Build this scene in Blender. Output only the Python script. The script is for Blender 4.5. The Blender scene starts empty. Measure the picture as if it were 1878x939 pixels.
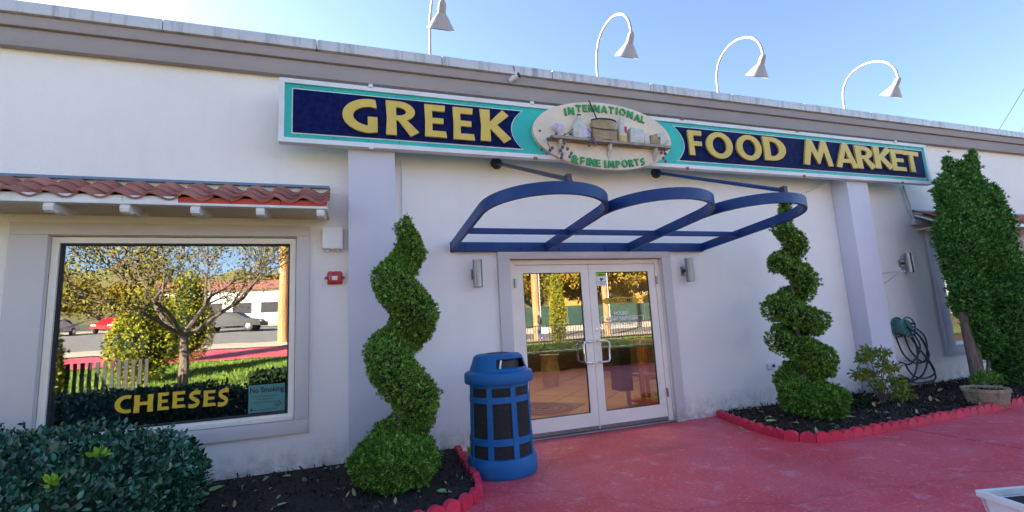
import bpy, bmesh, math, random
import numpy as np
from mathutils import Vector, Matrix
R = math.radians
random.seed(7); rng = np.random.default_rng(7)
C = bpy.context.scene.collection
SC = bpy.context.scene

# ------------------------------------------------------------------ camera
PW, PH = 1878, 939
FPX = 863.15
YAW, PIT, ROL = 0.32762, 0.14299, -0.05316
CAM = Vector((0, -5.4, 1.37))
cy, sy, cp, sp, cr, sr = math.cos(YAW), math.sin(YAW), math.cos(PIT), math.sin(PIT), math.cos(ROL), math.sin(ROL)
FW = Vector((sy*cp, cy*cp, sp)); r0 = Vector((cy, -sy, 0)); u0 = r0.cross(FW)
RT = cr*r0 + sr*u0; UP = -sr*r0 + cr*u0
cd = bpy.data.cameras.new('camera'); cam = bpy.data.objects.new('camera', cd); C.objects.link(cam)
M = Matrix((RT, UP, -FW)).transposed().to_4x4(); M.translation = CAM; cam.matrix_world = M
cd.sensor_width = 36; cd.lens = FPX/PW*36; cd.clip_end = 1500; cd.clip_start = 0.05
SC.camera = cam

# ------------------------------------------------------------------ sky, sun, exposure
SUN_EL, SUN_AZ = R(23.5), R(-42)          # azimuth from +Y, negative = to the left, behind the building
w = bpy.data.worlds.new('World'); SC.world = w; w.use_nodes = True
nt = w.node_tree; bg = nt.nodes['Background']
sky = nt.nodes.new('ShaderNodeTexSky'); sky.sky_type = 'NISHITA'; sky.sun_disc = False
sky.sun_elevation = SUN_EL; sky.sun_rotation = SUN_AZ; sky.air_density = 0.75; sky.dust_density = 0.3; sky.ozone_density = 2.0
tint = nt.nodes.new('ShaderNodeMix'); tint.data_type = 'RGBA'; tint.blend_type = 'MULTIPLY'; tint.inputs[0].default_value = 1; tint.inputs[7].default_value = (1.0, .94, .97, 1)
nt.links.new(sky.outputs[0], tint.inputs[6]); nt.links.new(tint.outputs[2], bg.inputs[0]); bg.inputs[1].default_value = 0.062
sl = bpy.data.lights.new('sun', 'SUN'); sl.energy = 5.0; sl.angle = R(0.6); sl.color = (1, .90, .74)
sun = bpy.data.objects.new('sun', sl); C.objects.link(sun)
sd = Vector((math.sin(SUN_AZ)*math.cos(SUN_EL), math.cos(SUN_AZ)*math.cos(SUN_EL), math.sin(SUN_EL)))
sun.rotation_euler = sd.to_track_quat('Z', 'Y').to_euler(); sun.location = (0, 0, 30)
SC.view_settings.view_transform = 'Standard'; SC.view_settings.look = 'None'
SC.view_settings.exposure = 2.95; SC.view_settings.gamma = 1

# ------------------------------------------------------------------ helpers
def ray(px, py):
    return RT*((px-PW/2)/FPX) - UP*((py-PH/2)/FPX) + FW
def at(px, py, Y=0.0):                 # the real place on the plane y = Y
    d = ray(px, py); return CAM + d*((Y-CAM.y)/d.y)
def gr(px, py, z=0.0):
    d = ray(px, py); return CAM + d*((z-CAM.z)/d.z)
def atX(px, py, X):
    d = ray(px, py); return CAM + d*((X-CAM.x)/d.x)

def tag(o, label=None, cat=None, group=None, kind=None):
    if label: o['label'] = label
    if cat: o['category'] = cat
    if group: o['group'] = group
    if kind: o['kind'] = kind
    return o
def thing(name, label, cat, loc=(0, 0, 0), rz=0, group=None):
    o = bpy.data.objects.new(name, None); C.objects.link(o); o.empty_display_size = .1
    o.location = loc; o.rotation_euler = (0, 0, rz); tag(o, label, cat, group); return o
def part(name, parent=None, loc=None):
    o = bpy.data.objects.new(name, None); C.objects.link(o); o.parent = parent; o.empty_display_size = .1
    if loc: o.location = loc
    return o
def link(name, me, mat, parent=None, loc=None, rot=None, smooth=False):
    if mat is not None and len(me.materials) == 0:
        me.materials.append(mat)
    if smooth and len(me.polygons):
        me.polygons.foreach_set('use_smooth', [True]*len(me.polygons))
    o = bpy.data.objects.new(name, me); C.objects.link(o)
    if parent: o.parent = parent
    if loc is not None: o.location = loc
    if rot is not None: o.rotation_euler = rot
    return o
def smooth_angle(me, deg=35):
    me.polygons.foreach_set('use_smooth', [True]*len(me.polygons))
    bm = bmesh.new(); bm.from_mesh(me); lim = R(deg)
    for e in bm.edges:
        if len(e.link_faces) == 2 and e.calc_face_angle(0) > lim: e.smooth = False
    bm.to_mesh(me); bm.free()
class MB:
    """collects shapes for one mesh"""
    def __init__(s): s.bm = bmesh.new()
    def box(s, x0, x1, y0, y1, z0, z1, bev=0, rot=None):
        v = [s.bm.verts.new((x, y, z)) for x in (x0, x1) for y in (y0, y1) for z in (z0, z1)]
        fs = [s.bm.faces.new([v[i] for i in q]) for q in ((0,1,3,2),(4,6,7,5),(0,4,5,1),(2,3,7,6),(0,2,6,4),(1,5,7,3))]
        if bev:
            es = list({e for f in fs for e in f.edges})
            bmesh.ops.bevel(s.bm, geom=es, offset=bev, segments=2, affect='EDGES', profile=.6)
        return s
    def poly(s, pts, ext, axis=1):
        """prism: closed outline pts (3D) pushed by vector ext"""
        a = [s.bm.verts.new(p) for p in pts]; ext = Vector(ext); b = [s.bm.verts.new(Vector(p)+ext) for p in pts]
        s.bm.faces.new(a); s.bm.faces.new(b[::-1]); n = len(a)
        for i in range(n): s.bm.faces.new((a[i], b[i], b[(i+1) % n], a[(i+1) % n]))
        return s
    def tube(s, pts, r, n=8, cap=True):
        pts = [Vector(p) for p in pts]; rs = r if isinstance(r, (list, tuple)) else [r]*len(pts)
        rings = []; prev = None
        for i, p in enumerate(pts):
            t = (pts[min(i+1, len(pts)-1)]-pts[max(i-1, 0)]).normalized()
            if prev is None:
                a = t.orthogonal().normalized()
            else:
                a = (prev - t*prev.dot(t)).normalized()
            prev = a; b = t.cross(a)
            rings.append([s.bm.verts.new(p + (a*math.cos(2*math.pi*k/n)+b*math.sin(2*math.pi*k/n))*rs[i]) for k in range(n)])
        for i in range(len(rings)-1):
            for k in range(n):
                s.bm.faces.new((rings[i][k], rings[i][(k+1) % n], rings[i+1][(k+1) % n], rings[i+1][k]))
        if cap: s.bm.faces.new(rings[0][::-1]); s.bm.faces.new(rings[-1])
        return s
    def lathe(s, prof, n=32, c=(0, 0, 0), skip=None, axis='Z'):
        rings = []
        for (r, z) in prof:
            ring = []
            for k in range(n):
                a = 2*math.pi*k/n; p = Vector((r*math.cos(a), r*math.sin(a), z))
                if axis == 'Y': p = Vector((p.x, -p.z, p.y))
                ring.append(s.bm.verts.new(p+Vector(c)))
            rings.append(ring)
        for i in range(len(rings)-1):
            for k in range(n):
                if skip and skip(i, 2*math.pi*(k+.5)/n): continue
                s.bm.faces.new((rings[i][k], rings[i][(k+1) % n], rings[i+1][(k+1) % n], rings[i+1][k]))
        if not skip:
            for rr, f in ((rings[0], -1), (rings[-1], 1)):
                if (rr[0].co-rr[1].co).length > 1e-5: s.bm.faces.new(rr[::f])
        return s
    def me(s, name='mesh', sm=0):
        bmesh.ops.recalc_face_normals(s.bm, faces=s.bm.faces)
        m = bpy.data.meshes.new(name); s.bm.to_mesh(m); s.bm.free()
        if sm: smooth_angle(m, sm)
        return m
    def build(s, name, mat, parent=None, loc=None, rot=None, sm=0):
        return link(name, s.me(name, sm), mat, parent, loc, rot)
def box(name, mat, parent, x0, x1, y0, y1, z0, z1, bev=0.0):
    return MB().box(x0, x1, y0, y1, z0, z1, bev).build(name, mat, parent, sm=40 if bev else 0)
def copy_tree(o, parent=None):
    c = o.copy(); C.objects.link(c); c.parent = parent
    for ch in list(o.children): copy_tree(ch, c)
    return c

# ------------------------------------------------------------------ materials
def mat(name, col, rough=.6, col2=None, scale=6, detail=6, bump=0, bscale=60, metal=0, spec=.5, speck=None, coat=0, stretch=None, lo=.35, hi=.65, island=None, objrand=0, emit=None):
    m = bpy.data.materials.new(name); m.use_nodes = True; n = m.node_tree; N = n.nodes; L = n.links
    b = N['Principled BSDF']; b.inputs['Roughness'].default_value = rough; b.inputs['Metallic'].default_value = metal
    b.inputs['Specular IOR Level'].default_value = spec; b.inputs['Coat Weight'].default_value = coat
    b.inputs['Base Color'].default_value = (*col, 1)
    tc = N.new('ShaderNodeTexCoord'); out = tc.outputs['Object']
    if stretch:
        mp = N.new('ShaderNodeMapping'); mp.inputs['Scale'].default_value = stretch; L.new(out, mp.inputs[0]); sout = mp.outputs[0]
    else: sout = out
    cur = None
    if col2 is not None:
        t = N.new('ShaderNodeTexNoise'); t.inputs['Scale'].default_value = scale; t.inputs['Detail'].default_value = detail; t.inputs['Roughness'].default_value = .6
        L.new(sout, t.inputs['Vector'])
        r = N.new('ShaderNodeMapRange'); r.inputs[1].default_value = lo; r.inputs[2].default_value = hi; L.new(t.outputs[0], r.inputs[0])
        x = N.new('ShaderNodeMix'); x.data_type = 'RGBA'; x.inputs[6].default_value = (*col, 1); x.inputs[7].default_value = (*col2, 1); L.new(r.outputs[0], x.inputs[0]); cur = x.outputs[2]
    if island is not None:
        g = N.new('ShaderNodeNewGeometry'); x = N.new('ShaderNodeMix'); x.data_type = 'RGBA'
        pw = N.new('ShaderNodeMath'); pw.operation = 'POWER'; pw.inputs[1].default_value = 1.6; L.new(g.outputs['Random Per Island'], pw.inputs[0])
        L.new(pw.outputs[0], x.inputs[0]); x.inputs[7].default_value = (*island, 1)
        if cur: L.new(cur, x.inputs[6])
        else: x.inputs[6].default_value = (*col, 1)
        cur = x.outputs[2]
    if speck is not None:
        t = N.new('ShaderNodeTexNoise'); t.inputs['Scale'].default_value = speck[1]; t.inputs['Detail'].default_value = 3; L.new(out, t.inputs['Vector'])
        r = N.new('ShaderNodeMapRange'); r.inputs[1].default_value = speck[2]; r.inputs[2].default_value = speck[2]+.08; L.new(t.outputs[0], r.inputs[0])
        x = N.new('ShaderNodeMix'); x.data_type = 'RGBA'; x.inputs[7].default_value = (*speck[0], 1); L.new(r.outputs[0], x.inputs[0])
        if cur: L.new(cur, x.inputs[6])
        else: x.inputs[6].default_value = (*col, 1)
        cur = x.outputs[2]
    if objrand:
        oi = N.new('ShaderNodeObjectInfo'); h = N.new('ShaderNodeHueSaturation')
        r = N.new('ShaderNodeMapRange'); r.inputs[3].default_value = 1-objrand; r.inputs[4].default_value = 1+objrand; L.new(oi.outputs['Random'], r.inputs[0]); L.new(r.outputs[0], h.inputs['Value'])
        if cur: L.new(cur, h.inputs['Color'])
        else: h.inputs['Color'].default_value = (*col, 1)
        cur = h.outputs[0]
    if cur: L.new(cur, b.inputs['Base Color'])
    if bump:
        t = N.new('ShaderNodeTexNoise'); t.inputs['Scale'].default_value = bscale; t.inputs['Detail'].default_value = 5; L.new(sout if stretch else out, t.inputs['Vector'])
        bp = N.new('ShaderNodeBump'); bp.inputs['Strength'].default_value = bump; bp.inputs['Distance'].default_value = .02; L.new(t.outputs[0], bp.inputs['Height']); L.new(bp.outputs[0], b.inputs['Normal'])
    if emit:
        b.inputs['Emission Color'].default_value = (*emit[0], 1); b.inputs['Emission Strength'].default_value = emit[1]
    return m
def glassmat(name, fac, tint=(.8, .85, .85), wav=.02):
    m = bpy.data.materials.new(name); m.use_nodes = True; n = m.node_tree; N = n.nodes; L = n.links
    N.remove(N['Principled BSDF']); o = N['Material Output']
    t = N.new('ShaderNodeBsdfTransparent'); t.inputs[0].default_value = (*tint, 1)
    g = N.new('ShaderNodeBsdfAnisotropic'); g.inputs['Roughness'].default_value = 0.0; g.inputs[0].default_value = (1, 1, 1, 1)
    x = N.new('ShaderNodeMixShader'); x.inputs[0].default_value = fac
    tc = N.new('ShaderNodeTexCoord'); ns = N.new('ShaderNodeTexNoise'); ns.inputs['Scale'].default_value = 1.6; ns.inputs['Detail'].default_value = 2
    bp = N.new('ShaderNodeBump'); bp.inputs['Strength'].default_value = wav; bp.inputs['Distance'].default_value = .05
    L.new(tc.outputs['Object'], ns.inputs['Vector']); L.new(ns.outputs[0], bp.inputs['Height']); L.new(bp.outputs[0], g.inputs['Normal'])
    L.new(t.outputs[0], x.inputs[1]); L.new(g.outputs[0], x.inputs[2]); L.new(x.outputs[0], o.inputs[0])
    return m
def wallmat(name, col, col2, dirt=(.42, .40, .36), dstr=.05, fine=True):
    """stucco: mottled paint, trowel relief, faint vertical run-off marks"""
    m = mat(name, col, .85, col2, .9, 9, .30 if fine else .12, 75, spec=.15, lo=.3, hi=.7)
    n = m.node_tree; N = n.nodes; L = n.links; b = N['Principled BSDF']
    src = b.inputs['Base Color'].links[0].from_socket
    tc = N.new('ShaderNodeTexCoord'); mp = N.new('ShaderNodeMapping'); mp.inputs['Scale'].default_value = (7, 7, .5); L.new(tc.outputs['Object'], mp.inputs[0])
    t = N.new('ShaderNodeTexNoise'); t.inputs['Scale'].default_value = 1.0; t.inputs['Detail'].default_value = 8; L.new(mp.outputs[0], t.inputs['Vector'])
    r = N.new('ShaderNodeMapRange'); r.inputs[1].default_value = .52; r.inputs[2].default_value = .85; r.inputs[4].default_value = dstr; L.new(t.outputs[0], r.inputs[0])
    x = N.new('ShaderNodeMix'); x.data_type = 'RGBA'; x.inputs[7].default_value = (*dirt, 1); L.new(r.outputs[0], x.inputs[0]); L.new(src, x.inputs[6])
    # mud splashed up from the beds along the foot of the wall
    sx = N.new('ShaderNodeSeparateXYZ'); L.new(tc.outputs['Object'], sx.inputs[0])
    z = N.new('ShaderNodeMapRange'); z.inputs[1].default_value = .34; z.inputs[2].default_value = .0; L.new(sx.outputs[2], z.inputs[0])
    t2 = N.new('ShaderNodeTexNoise'); t2.inputs['Scale'].default_value = 9; t2.inputs['Detail'].default_value = 9; t2.inputs['Roughness'].default_value = .7; L.new(tc.outputs['Object'], t2.inputs['Vector'])
    r2 = N.new('ShaderNodeMapRange'); r2.inputs[1].default_value = .36; r2.inputs[2].default_value = .68; L.new(t2.outputs[0], r2.inputs[0])
    mu = N.new('ShaderNodeMath'); mu.operation = 'MULTIPLY'; L.new(z.outputs[0], mu.inputs[0]); L.new(r2.outputs[0], mu.inputs[1])
    x2 = N.new('ShaderNodeMix'); x2.data_type = 'RGBA'; x2.inputs[7].default_value = (.36, .31, .26, 1); L.new(mu.outputs[0], x2.inputs[0]); L.new(x.outputs[2], x2.inputs[6]); L.new(x2.outputs[2], b.inputs['Base Color'])
    return m
MT = dict(
    stucco=wallmat('stucco', (.90, .86, .82), (.85, .81, .775)),
    trim=wallmat('trim_paint', (.66, .62, .60), (.60, .56, .545), fine=False),
    pilaster=wallmat('pilaster_paint', (.64, .63, .69), (.58, .57, .63), fine=False),
    pilaster2=wallmat('pilaster_paint_pale', (.70, .70, .77), (.64, .64, .71), fine=False),
    cornice=wallmat('cornice_paint', (.38, .335, .325), (.33, .29, .285), fine=False),
    coping=mat('weathered_coping', (.56, .57, .58), .5, (.13, .14, .14), 1.0, 8, .1, 3, stretch=(11, 11, 1.3), lo=.50, hi=.80, metal=.2),
    cream=mat('cream_aluminium', (.90, .84, .74), .4, (.84, .78, .68), 3, 4, spec=.5),
    white=mat('white_paint', (.80, .80, .80), .45, (.68, .68, .66), 5, 5),
    dark=mat('dark_rubber', (.02, .02, .022), .6),
    steel=mat('brushed_steel', (.34, .33, .34), .34, (.24, .24, .25), 4, 4, metal=.9, stretch=(60, 60, 2)),
    chrome=mat('chrome', (.7, .7, .72), .18, metal=1),
    blue=mat('canopy_blue_paint', (.004, .036, .17), .42, (.010, .05, .17), 5, 6, spec=.3, speck=((.4, .42, .5), 90, .74)),
    iron=mat('black_rod', (.03, .028, .045), .45, (.05, .03, .05), 9),
    bin=mat('bin_blue_plastic', (.006, .10, .31), .5, (.012, .135, .34), 3, 8, .08, 40, spec=.3, speck=((.20, .28, .50), 45, .70)),
    binmesh=mat('bin_mesh', (.010, .010, .011), .7, (.05, .042, .036), 180, 2, .8, 240, lo=.5, hi=.6),
    red=mat('alarm_red', (.50, .01, .02), .35),
    teal=mat('sign_teal', (.01, .50, .42), .45, (.01, .40, .36), 2, 5, speck=((.05, .2, .18), 55, .72)),
    navy=mat('sign_navy', (.001, .003, .055), .6, (.003, .018, .11), 14, 8, .3, 120, lo=.42, hi=.72, spec=.12, speck=((.10, .13, .25), 150, .76)),
    gold=mat('sign_gold', (.70, .51, .09), .5, (.62, .45, .08), 5, 4),
    signwhite=mat('sign_white', (.74, .76, .78), .5, (.64, .62, .58), 2.5, 7, lo=.45, hi=.75),
    oval=mat('oval_cream', (.78, .66, .50), .6, (.66, .57, .46), 3, 8, speck=((.35, .33, .3), 26, .68)),
    green=mat('letter_green', (.01, .34, .07), .5, (.01, .27, .06), 9),
    signwood=mat('shelf_wood', (.36, .31, .25), .7, (.24, .21, .18), 9, 6, .3, 30),
    bucket=mat('bucket_straw', (.40, .31, .17), .7, (.28, .22, .13), 8, 6, .4, 40),
    pale=mat('relief_pale', (.62, .62, .56), .6, (.45, .46, .40), 14, 5),
    lilac=mat('relief_lilac', (.46, .36, .62), .5, (.60, .55, .66), 30, 2),
    olive=mat('relief_olive', (.10, .07, .09), .4, (.2, .15, .17), 12),
    mustard=mat('relief_mustard', (.60, .40, .12), .5),
    rust=mat('rust', (.30, .13, .04), .8),
    tile=mat('clay_tile', (.46, .17, .12), .75, (.28, .11, .09), 8, 8, .4, 60, objrand=.28, speck=((.42, .22, .18), 16, .62)),
    orange=mat('fascia_orange_red', (.60, .06, .015), .5, (.46, .05, .02), 5),
    flashing=mat('blue_flashing', (.10, .22, .38), .4, (.15, .20, .26), 6),
    lamp=mat('lamp_white', (.42, .385, .375), .5, (.36, .33, .32), 5, 4),
    pave=None, mulch=mat('mulch', (.010, .007, .007), .95, (.04, .026, .02), 30, 8, 1, 50),
    chip=mat('mulch_chip', (.012, .008, .007), .85, (.028, .018, .015), 20, island=(.10, .07, .055), spec=.2),
    kerb=mat('kerb_red', (.72, .025, .075), .5, (.56, .022, .06), 9, 6, .3, 50, objrand=.14, speck=((.55, .3, .33), 40, .73)),
    bark=mat('bark', (.13, .085, .065), .9, (.24, .18, .15), 6, 8, 1, 18, stretch=(6, 6, 1)),
    hoseg=mat('hose_green', (.008, .035, .035), .4, (.015, .06, .055), 5),
    reel=mat('reel_green', (.05, .17, .15), .45, (.12, .27, .25), 7),
    conc=mat('bowl_concrete', (.40, .30, .18), .85, (.24, .19, .12), 9, 8, .6, 40),
    pole=mat('pole_wood', (.55, .30, .13), .85, (.34, .17, .07), 3, 8, .6, 14, stretch=(6, 6, .6)),
    asphalt=mat('asphalt', (.17, .16, .15), .9, (.22, .205, .19), 2, 8, .3, 80),
    walk=mat('beige_concrete', (.50, .42, .32), .85, (.42, .36, .28), 1.2, 7),
    ink=mat('black_print', (.02, .02, .02), .6), whiteink=mat('white_print', (.85, .85, .85), .6),
)
def pave_mat():
    m = mat('red_painted_concrete', (.72, .070, .095), .60, (.62, .05, .075), 1.3, 8, .35, 45, spec=.45, lo=.3, hi=.7)
    n = m.node_tree; N = n.nodes; L = n.links; b = N['Principled BSDF']; cur = b.inputs['Base Color'].links[0].from_socket
    tc = N.new('ShaderNodeTexCoord')
    def layer(scale, det, lo, hi, col, amt, cur, dis=0):
        t = N.new('ShaderNodeTexNoise'); t.inputs['Scale'].default_value = scale; t.inputs['Detail'].default_value = det; t.inputs['Roughness'].default_value = .68; t.inputs['Distortion'].default_value = dis
        L.new(tc.outputs['Object'], t.inputs['Vector']); r = N.new('ShaderNodeMapRange'); r.inputs[1].default_value = lo; r.inputs[2].default_value = hi; r.inputs[4].default_value = amt; L.new(t.outputs[0], r.inputs[0])
        x = N.new('ShaderNodeMix'); x.data_type = 'RGBA'; x.inputs[7].default_value = (*col, 1); L.new(r.outputs[0], x.inputs[0]); L.new(cur, x.inputs[6]); return x.outputs[2]
    cur = layer(.8, 12, .44, .70, (.72, .22, .27), .5, cur)
    cur = layer(.55, 8, .52, .75, (.46, .06, .04), .5, cur, 1)
    cur = layer(38, 5, .57, .66, (.74, .42, .46), .6, cur)
    cur = layer(5, 10, .56, .72, (.70, .42, .46), .55, cur, .5)
    cur = layer(16, 6, .68, .74, (.10, .03, .05), .6, cur)
    ns = N.new('ShaderNodeTexNoise'); ns.inputs['Scale'].default_value = 1.1; ns.inputs['Detail'].default_value = 6; L.new(tc.outputs['Object'], ns.inputs['Vector'])
    ad = N.new('ShaderNodeMix'); ad.data_type = 'RGBA'; ad.inputs[0].default_value = .35; L.new(tc.outputs['Object'], ad.inputs[6]); L.new(ns.outputs['Color'], ad.inputs[7])
    vo = N.new('ShaderNodeTexVoronoi'); vo.feature = 'DISTANCE_TO_EDGE'; vo.inputs['Scale'].default_value = .4; L.new(ad.outputs[2], vo.inputs['Vector'])
    rr_ = N.new('ShaderNodeMapRange'); rr_.inputs[1].default_value = .0045; rr_.inputs[2].default_value = .001; rr_.inputs[4].default_value = .22; L.new(vo.outputs['Distance'], rr_.inputs[0])
    x = N.new('ShaderNodeMix'); x.data_type = 'RGBA'; x.inputs[7].default_value = (.12, .03, .04, 1); L.new(rr_.outputs[0], x.inputs[0]); L.new(cur, x.inputs[6]); cur = x.outputs[2]
    L.new(cur, b.inputs['Base Color'])
    return m
MT['pave'] = pave_mat()

# ================================================================== THE GROUND AND THE STREET BEHIND THE CAMERA
def rise(x, y):
    D = -y
    k = .07 if x < -2 else (.02 if x > 6 else .07-.05*(x+2)/8)
    z = k*max(0, D-8)*(1 if D < 42 else 0) + (k*34*(1) if D >= 42 else 0)
    if D > 46: z += (D-46)*.05 if x < 4 else (D-46)*.02
    return z
def sheet(name, xs, ys, off, m, mask=None, kind='structure', bumpy=0):
    bm = bmesh.new(); g = {}
    for i, x in enumerate(xs):
        for j, y in enumerate(ys):
            g[i, j] = bm.verts.new((x, y, rise(x, y)+off+(random.uniform(-bumpy, bumpy) if bumpy else 0)))
    for i in range(len(xs)-1):
        for j in range(len(ys)-1):
            if mask is None or mask((xs[i]+xs[i+1])/2, (ys[j]+ys[j+1])/2):
                bm.faces.new((g[i, j], g[i+1, j], g[i+1, j+1], g[i, j+1]))
    bmesh.ops.recalc_face_normals(bm, faces=bm.faces)
    me = bpy.data.meshes.new(name); bm.to_mesh(me); bm.free()
    if me.polygons and me.polygons[0].normal.z < 0: me.flip_normals()
    return tag(link(name, me, m), kind=kind)
lin = lambda a, b, n: [a+(b-a)*i/n for i in range(n+1)]
MT['soil'] = mat('soil', (.10, .085, .06), .95, (.07, .07, .035), 1.5, 8)
MT['lawn'] = mat('lawn', (.09, .15, .025), .9, (.16, .22, .03), 1.6, 8, .8, 40)
sheet('ground', [-900, -300, -120]+lin(-70, 70, 56)+[120, 300, 900], [-900, -400, -200, -120]+lin(-80, 0, 64)+[0.2, 100, 900], -.06, MT['soil'])
# red forecourt: two slabs with the joint the photo shows
pv = tag(bpy.data.objects.new('pavement', None), kind='structure'); C.objects.link(pv)
def slab(x0, x1, y0, y1, name='pavement_slab'):
    return MB().box(x0, x1, y0, y1, -.055, 0, .004).build(name, MT['pave'], pv)
slab(-1.2, 5.755, -6.95, .0); slab(5.78, 12.6, -6.95, .0); slab(12.615, 30, -6.95, .0)
sheet('lawn_ground', lin(-30, 2.5, 26), lin(-16.0, -6.97, 8), -.02, MT['lawn'])
sheet('lawn_ground', lin(2.5, 30, 22), lin(-19.5, -6.97, 10), -.02, MT['lawn'])
sheet('red_path', lin(-40, 2.5, 20), lin(-20.5, -16.05, 6), .0, MT['pave'])
sheet('sidewalk', lin(-60, 60, 48), lin(-23.5, -20.6, 3), .03, MT['walk'])
sheet('street', lin(-120, 120, 60), lin(-41, -23.6, 12), -.03, MT['asphalt'])
sheet('parking_lot', lin(-70, 10, 20), lin(-62, -41.1, 6), .02, MT['walk'])
# grass blades on the lawn seen in the shop window
def cloud(name, P, Nn, size, kind, m, parent=None, along=.6, up=.3, rnd=.6, szvar=.35, width=1.0, tagk=None):
    """leaf-sized faces at points P pointing roughly along Nn; one mesh"""
    n = len(P)
    if kind == 'spray':
        T = np.array([[0,0,0],[.16,.5,.03],[0,1,.0],[-.16,.5,-.03], [0,.12,0],[.34,.42,.05],[.52,.82,.02],[.16,.52,0], [0,.12,0],[-.34,.42,.05],[-.52,.82,.02],[-.16,.52,0]], float)
        Fq = [[0,1,2,3],[4,5,6,7],[8,9,10,11]]
    elif kind == 'oval':
        T = np.array([[0,0,0],[.24,.3,.07],[.22,.68,.06],[0,1,-.04],[-.22,.68,.06],[-.24,.3,.07],[0,.5,-.02]], float)
        Fq = [[0,1,2,6],[6,2,3,4],[0,6,4,5]]
    elif kind == 'blade':
        T = np.array([[-.06,0,0],[.06,0,0],[.035,.6,.05],[0,1,.2]], float); Fq = [[0,1,2,3]]
    elif kind == 'maple':
        T = np.array([[0,0,0],[.42,.28,.02],[.16,.45,0],[.30,.80,-.04],[0,1,-.08],[-.30,.80,-.04],[-.16,.45,0],[-.42,.28,.02]], float)
        Fq = [[0,1,2,6],[0,6,6,7],[2,3,4,6],[4,5,6,6]]
        Fq = [[0,1,2,6],[2,3,4,6]]; T = T; 
    else:
        T = np.array([[-.3,0,0],[.3,.1,.1],[.25,1,0],[-.25,.9,.1]], float); Fq = [[0,1,2,3]]
    T = T.copy(); T[:, 0] *= width
    d = Nn*along + rng.normal(size=(n, 3))*rnd + np.array([0, 0, up]); d /= np.linalg.norm(d, axis=1)[:, None]+1e-9
    q = rng.normal(size=(n, 3)); s = np.cross(d, q); s /= np.linalg.norm(s, axis=1)[:, None]+1e-9
    # broad side tends to face outward
    s2 = np.cross(d, Nn + 0.6*rng.normal(size=(n, 3))); s2 /= np.linalg.norm(s2, axis=1)[:, None]+1e-9
    s = s2; nn = np.cross(s, d)
    sz = size*(1+rng.uniform(-szvar, szvar, n))
    V = P[:, None, :] + (T[None, :, 0:1]*s[:, None, :] + T[None, :, 1:2]*d[:, None, :] + T[None, :, 2:3]*nn[:, None, :])*sz[:, None, None]
    k = len(T); V = V.reshape(-1, 3); Fq = np.array(Fq); Fa = (Fq[None] + (np.arange(n)*k)[:, None, None]).reshape(-1, 4)
    me = bpy.data.meshes.new(name); me.vertices.add(len(V)); me.vertices.foreach_set('co', V.ravel())
    me.loops.add(Fa.size); me.loops.foreach_set('vertex_index', Fa.ravel().astype(np.int32))
    me.polygons.add(len(Fa)); me.polygons.foreach_set('loop_start', (np.arange(len(Fa))*4).astype(np.int32)); me.update(calc_edges=True)
    o = link(name, me, m, parent)
    if tagk: tag(o, **tagk)
    return o
def sph(n):
    v = rng.normal(size=(n, 3)); return v/np.linalg.norm(v, axis=1)[:, None]
def leafmat(name, a, b, c, rough=.6, spec=.12, sc=5):
    m = mat(name, a, rough, b, sc, 3, island=c, spec=spec)
    return m
LM = dict(
    topi=leafmat('topiary_green', (.009, .052, .004), (.032, .14, .010), (.27, .47, .08), sc=11),
    arb=leafmat('arborvitae_green', (.005, .048, .007), (.022, .12, .016), (.17, .38, .08), sc=9),
    hedge=leafmat('hedge_leaf', (.002, .026, .012), (.007, .058, .027), (.05, .18, .095), rough=.25, spec=.55, sc=3),
    young=leafmat('young_leaf', (.20, .40, .03), (.15, .32, .03), (.28, .46, .05), rough=.4),
    gold=leafmat('golden_shrub', (.16, .20, .012), (.25, .24, .015), (.34, .30, .03), sc=2),
    fall=leafmat('autumn_leaf', (.22, .15, .02), (.12, .13, .02), (.40, .22, .03), sc=.6),
    fallg=leafmat('turning_leaf', (.07, .09, .015), (.17, .14, .02), (.26, .21, .03), sc=.6),
    maple=leafmat('maple_leaf', (.07, .24, .03), (.16, .32, .05), (.30, .16, .04), sc=7),
    grass=leafmat('grass_blade', (.10, .20, .02), (.17, .26, .03), (.22, .30, .05)),
    darkl=leafmat('dark_hedge', (.008, .022, .010), (.014, .032, .012), (.025, .05, .016)),
)
core = mat('core_shade', (.006, .014, .005), .95, (.02, .035, .012), 12, 4)  # near-black fill for foliage cores; deep shade put into its colour
n = 26000; P = np.stack([rng.uniform(-16, 2.4, n), rng.uniform(-15.9, -8, n), np.zeros(n)], 1)
P[:, 2] = [rise(a, b)-.02 for a, b in P[:, :2]]
cloud('grass', P, np.tile([0, 0, 1.], (n, 1)), .10, 'blade', LM['grass'], along=1, rnd=.35, width=1.6, tagk=dict(label='short sunlit green grass of the lawn across the path', cat='grass', kind='stuff'))
n = 9000; P = np.stack([rng.uniform(4, 24, n), rng.uniform(-19, -13, n), np.zeros(n)], 1)
P[:, 2] = [rise(a, b)-.02 for a, b in P[:, :2]]
cloud('grass', P, np.tile([0, 0, 1.], (n, 1)), .10, 'blade', LM['grass'], along=1, rnd=.35, width=1.6, tagk=dict(label='green grass strip before the iron railing', cat='grass', kind='stuff'))

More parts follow.
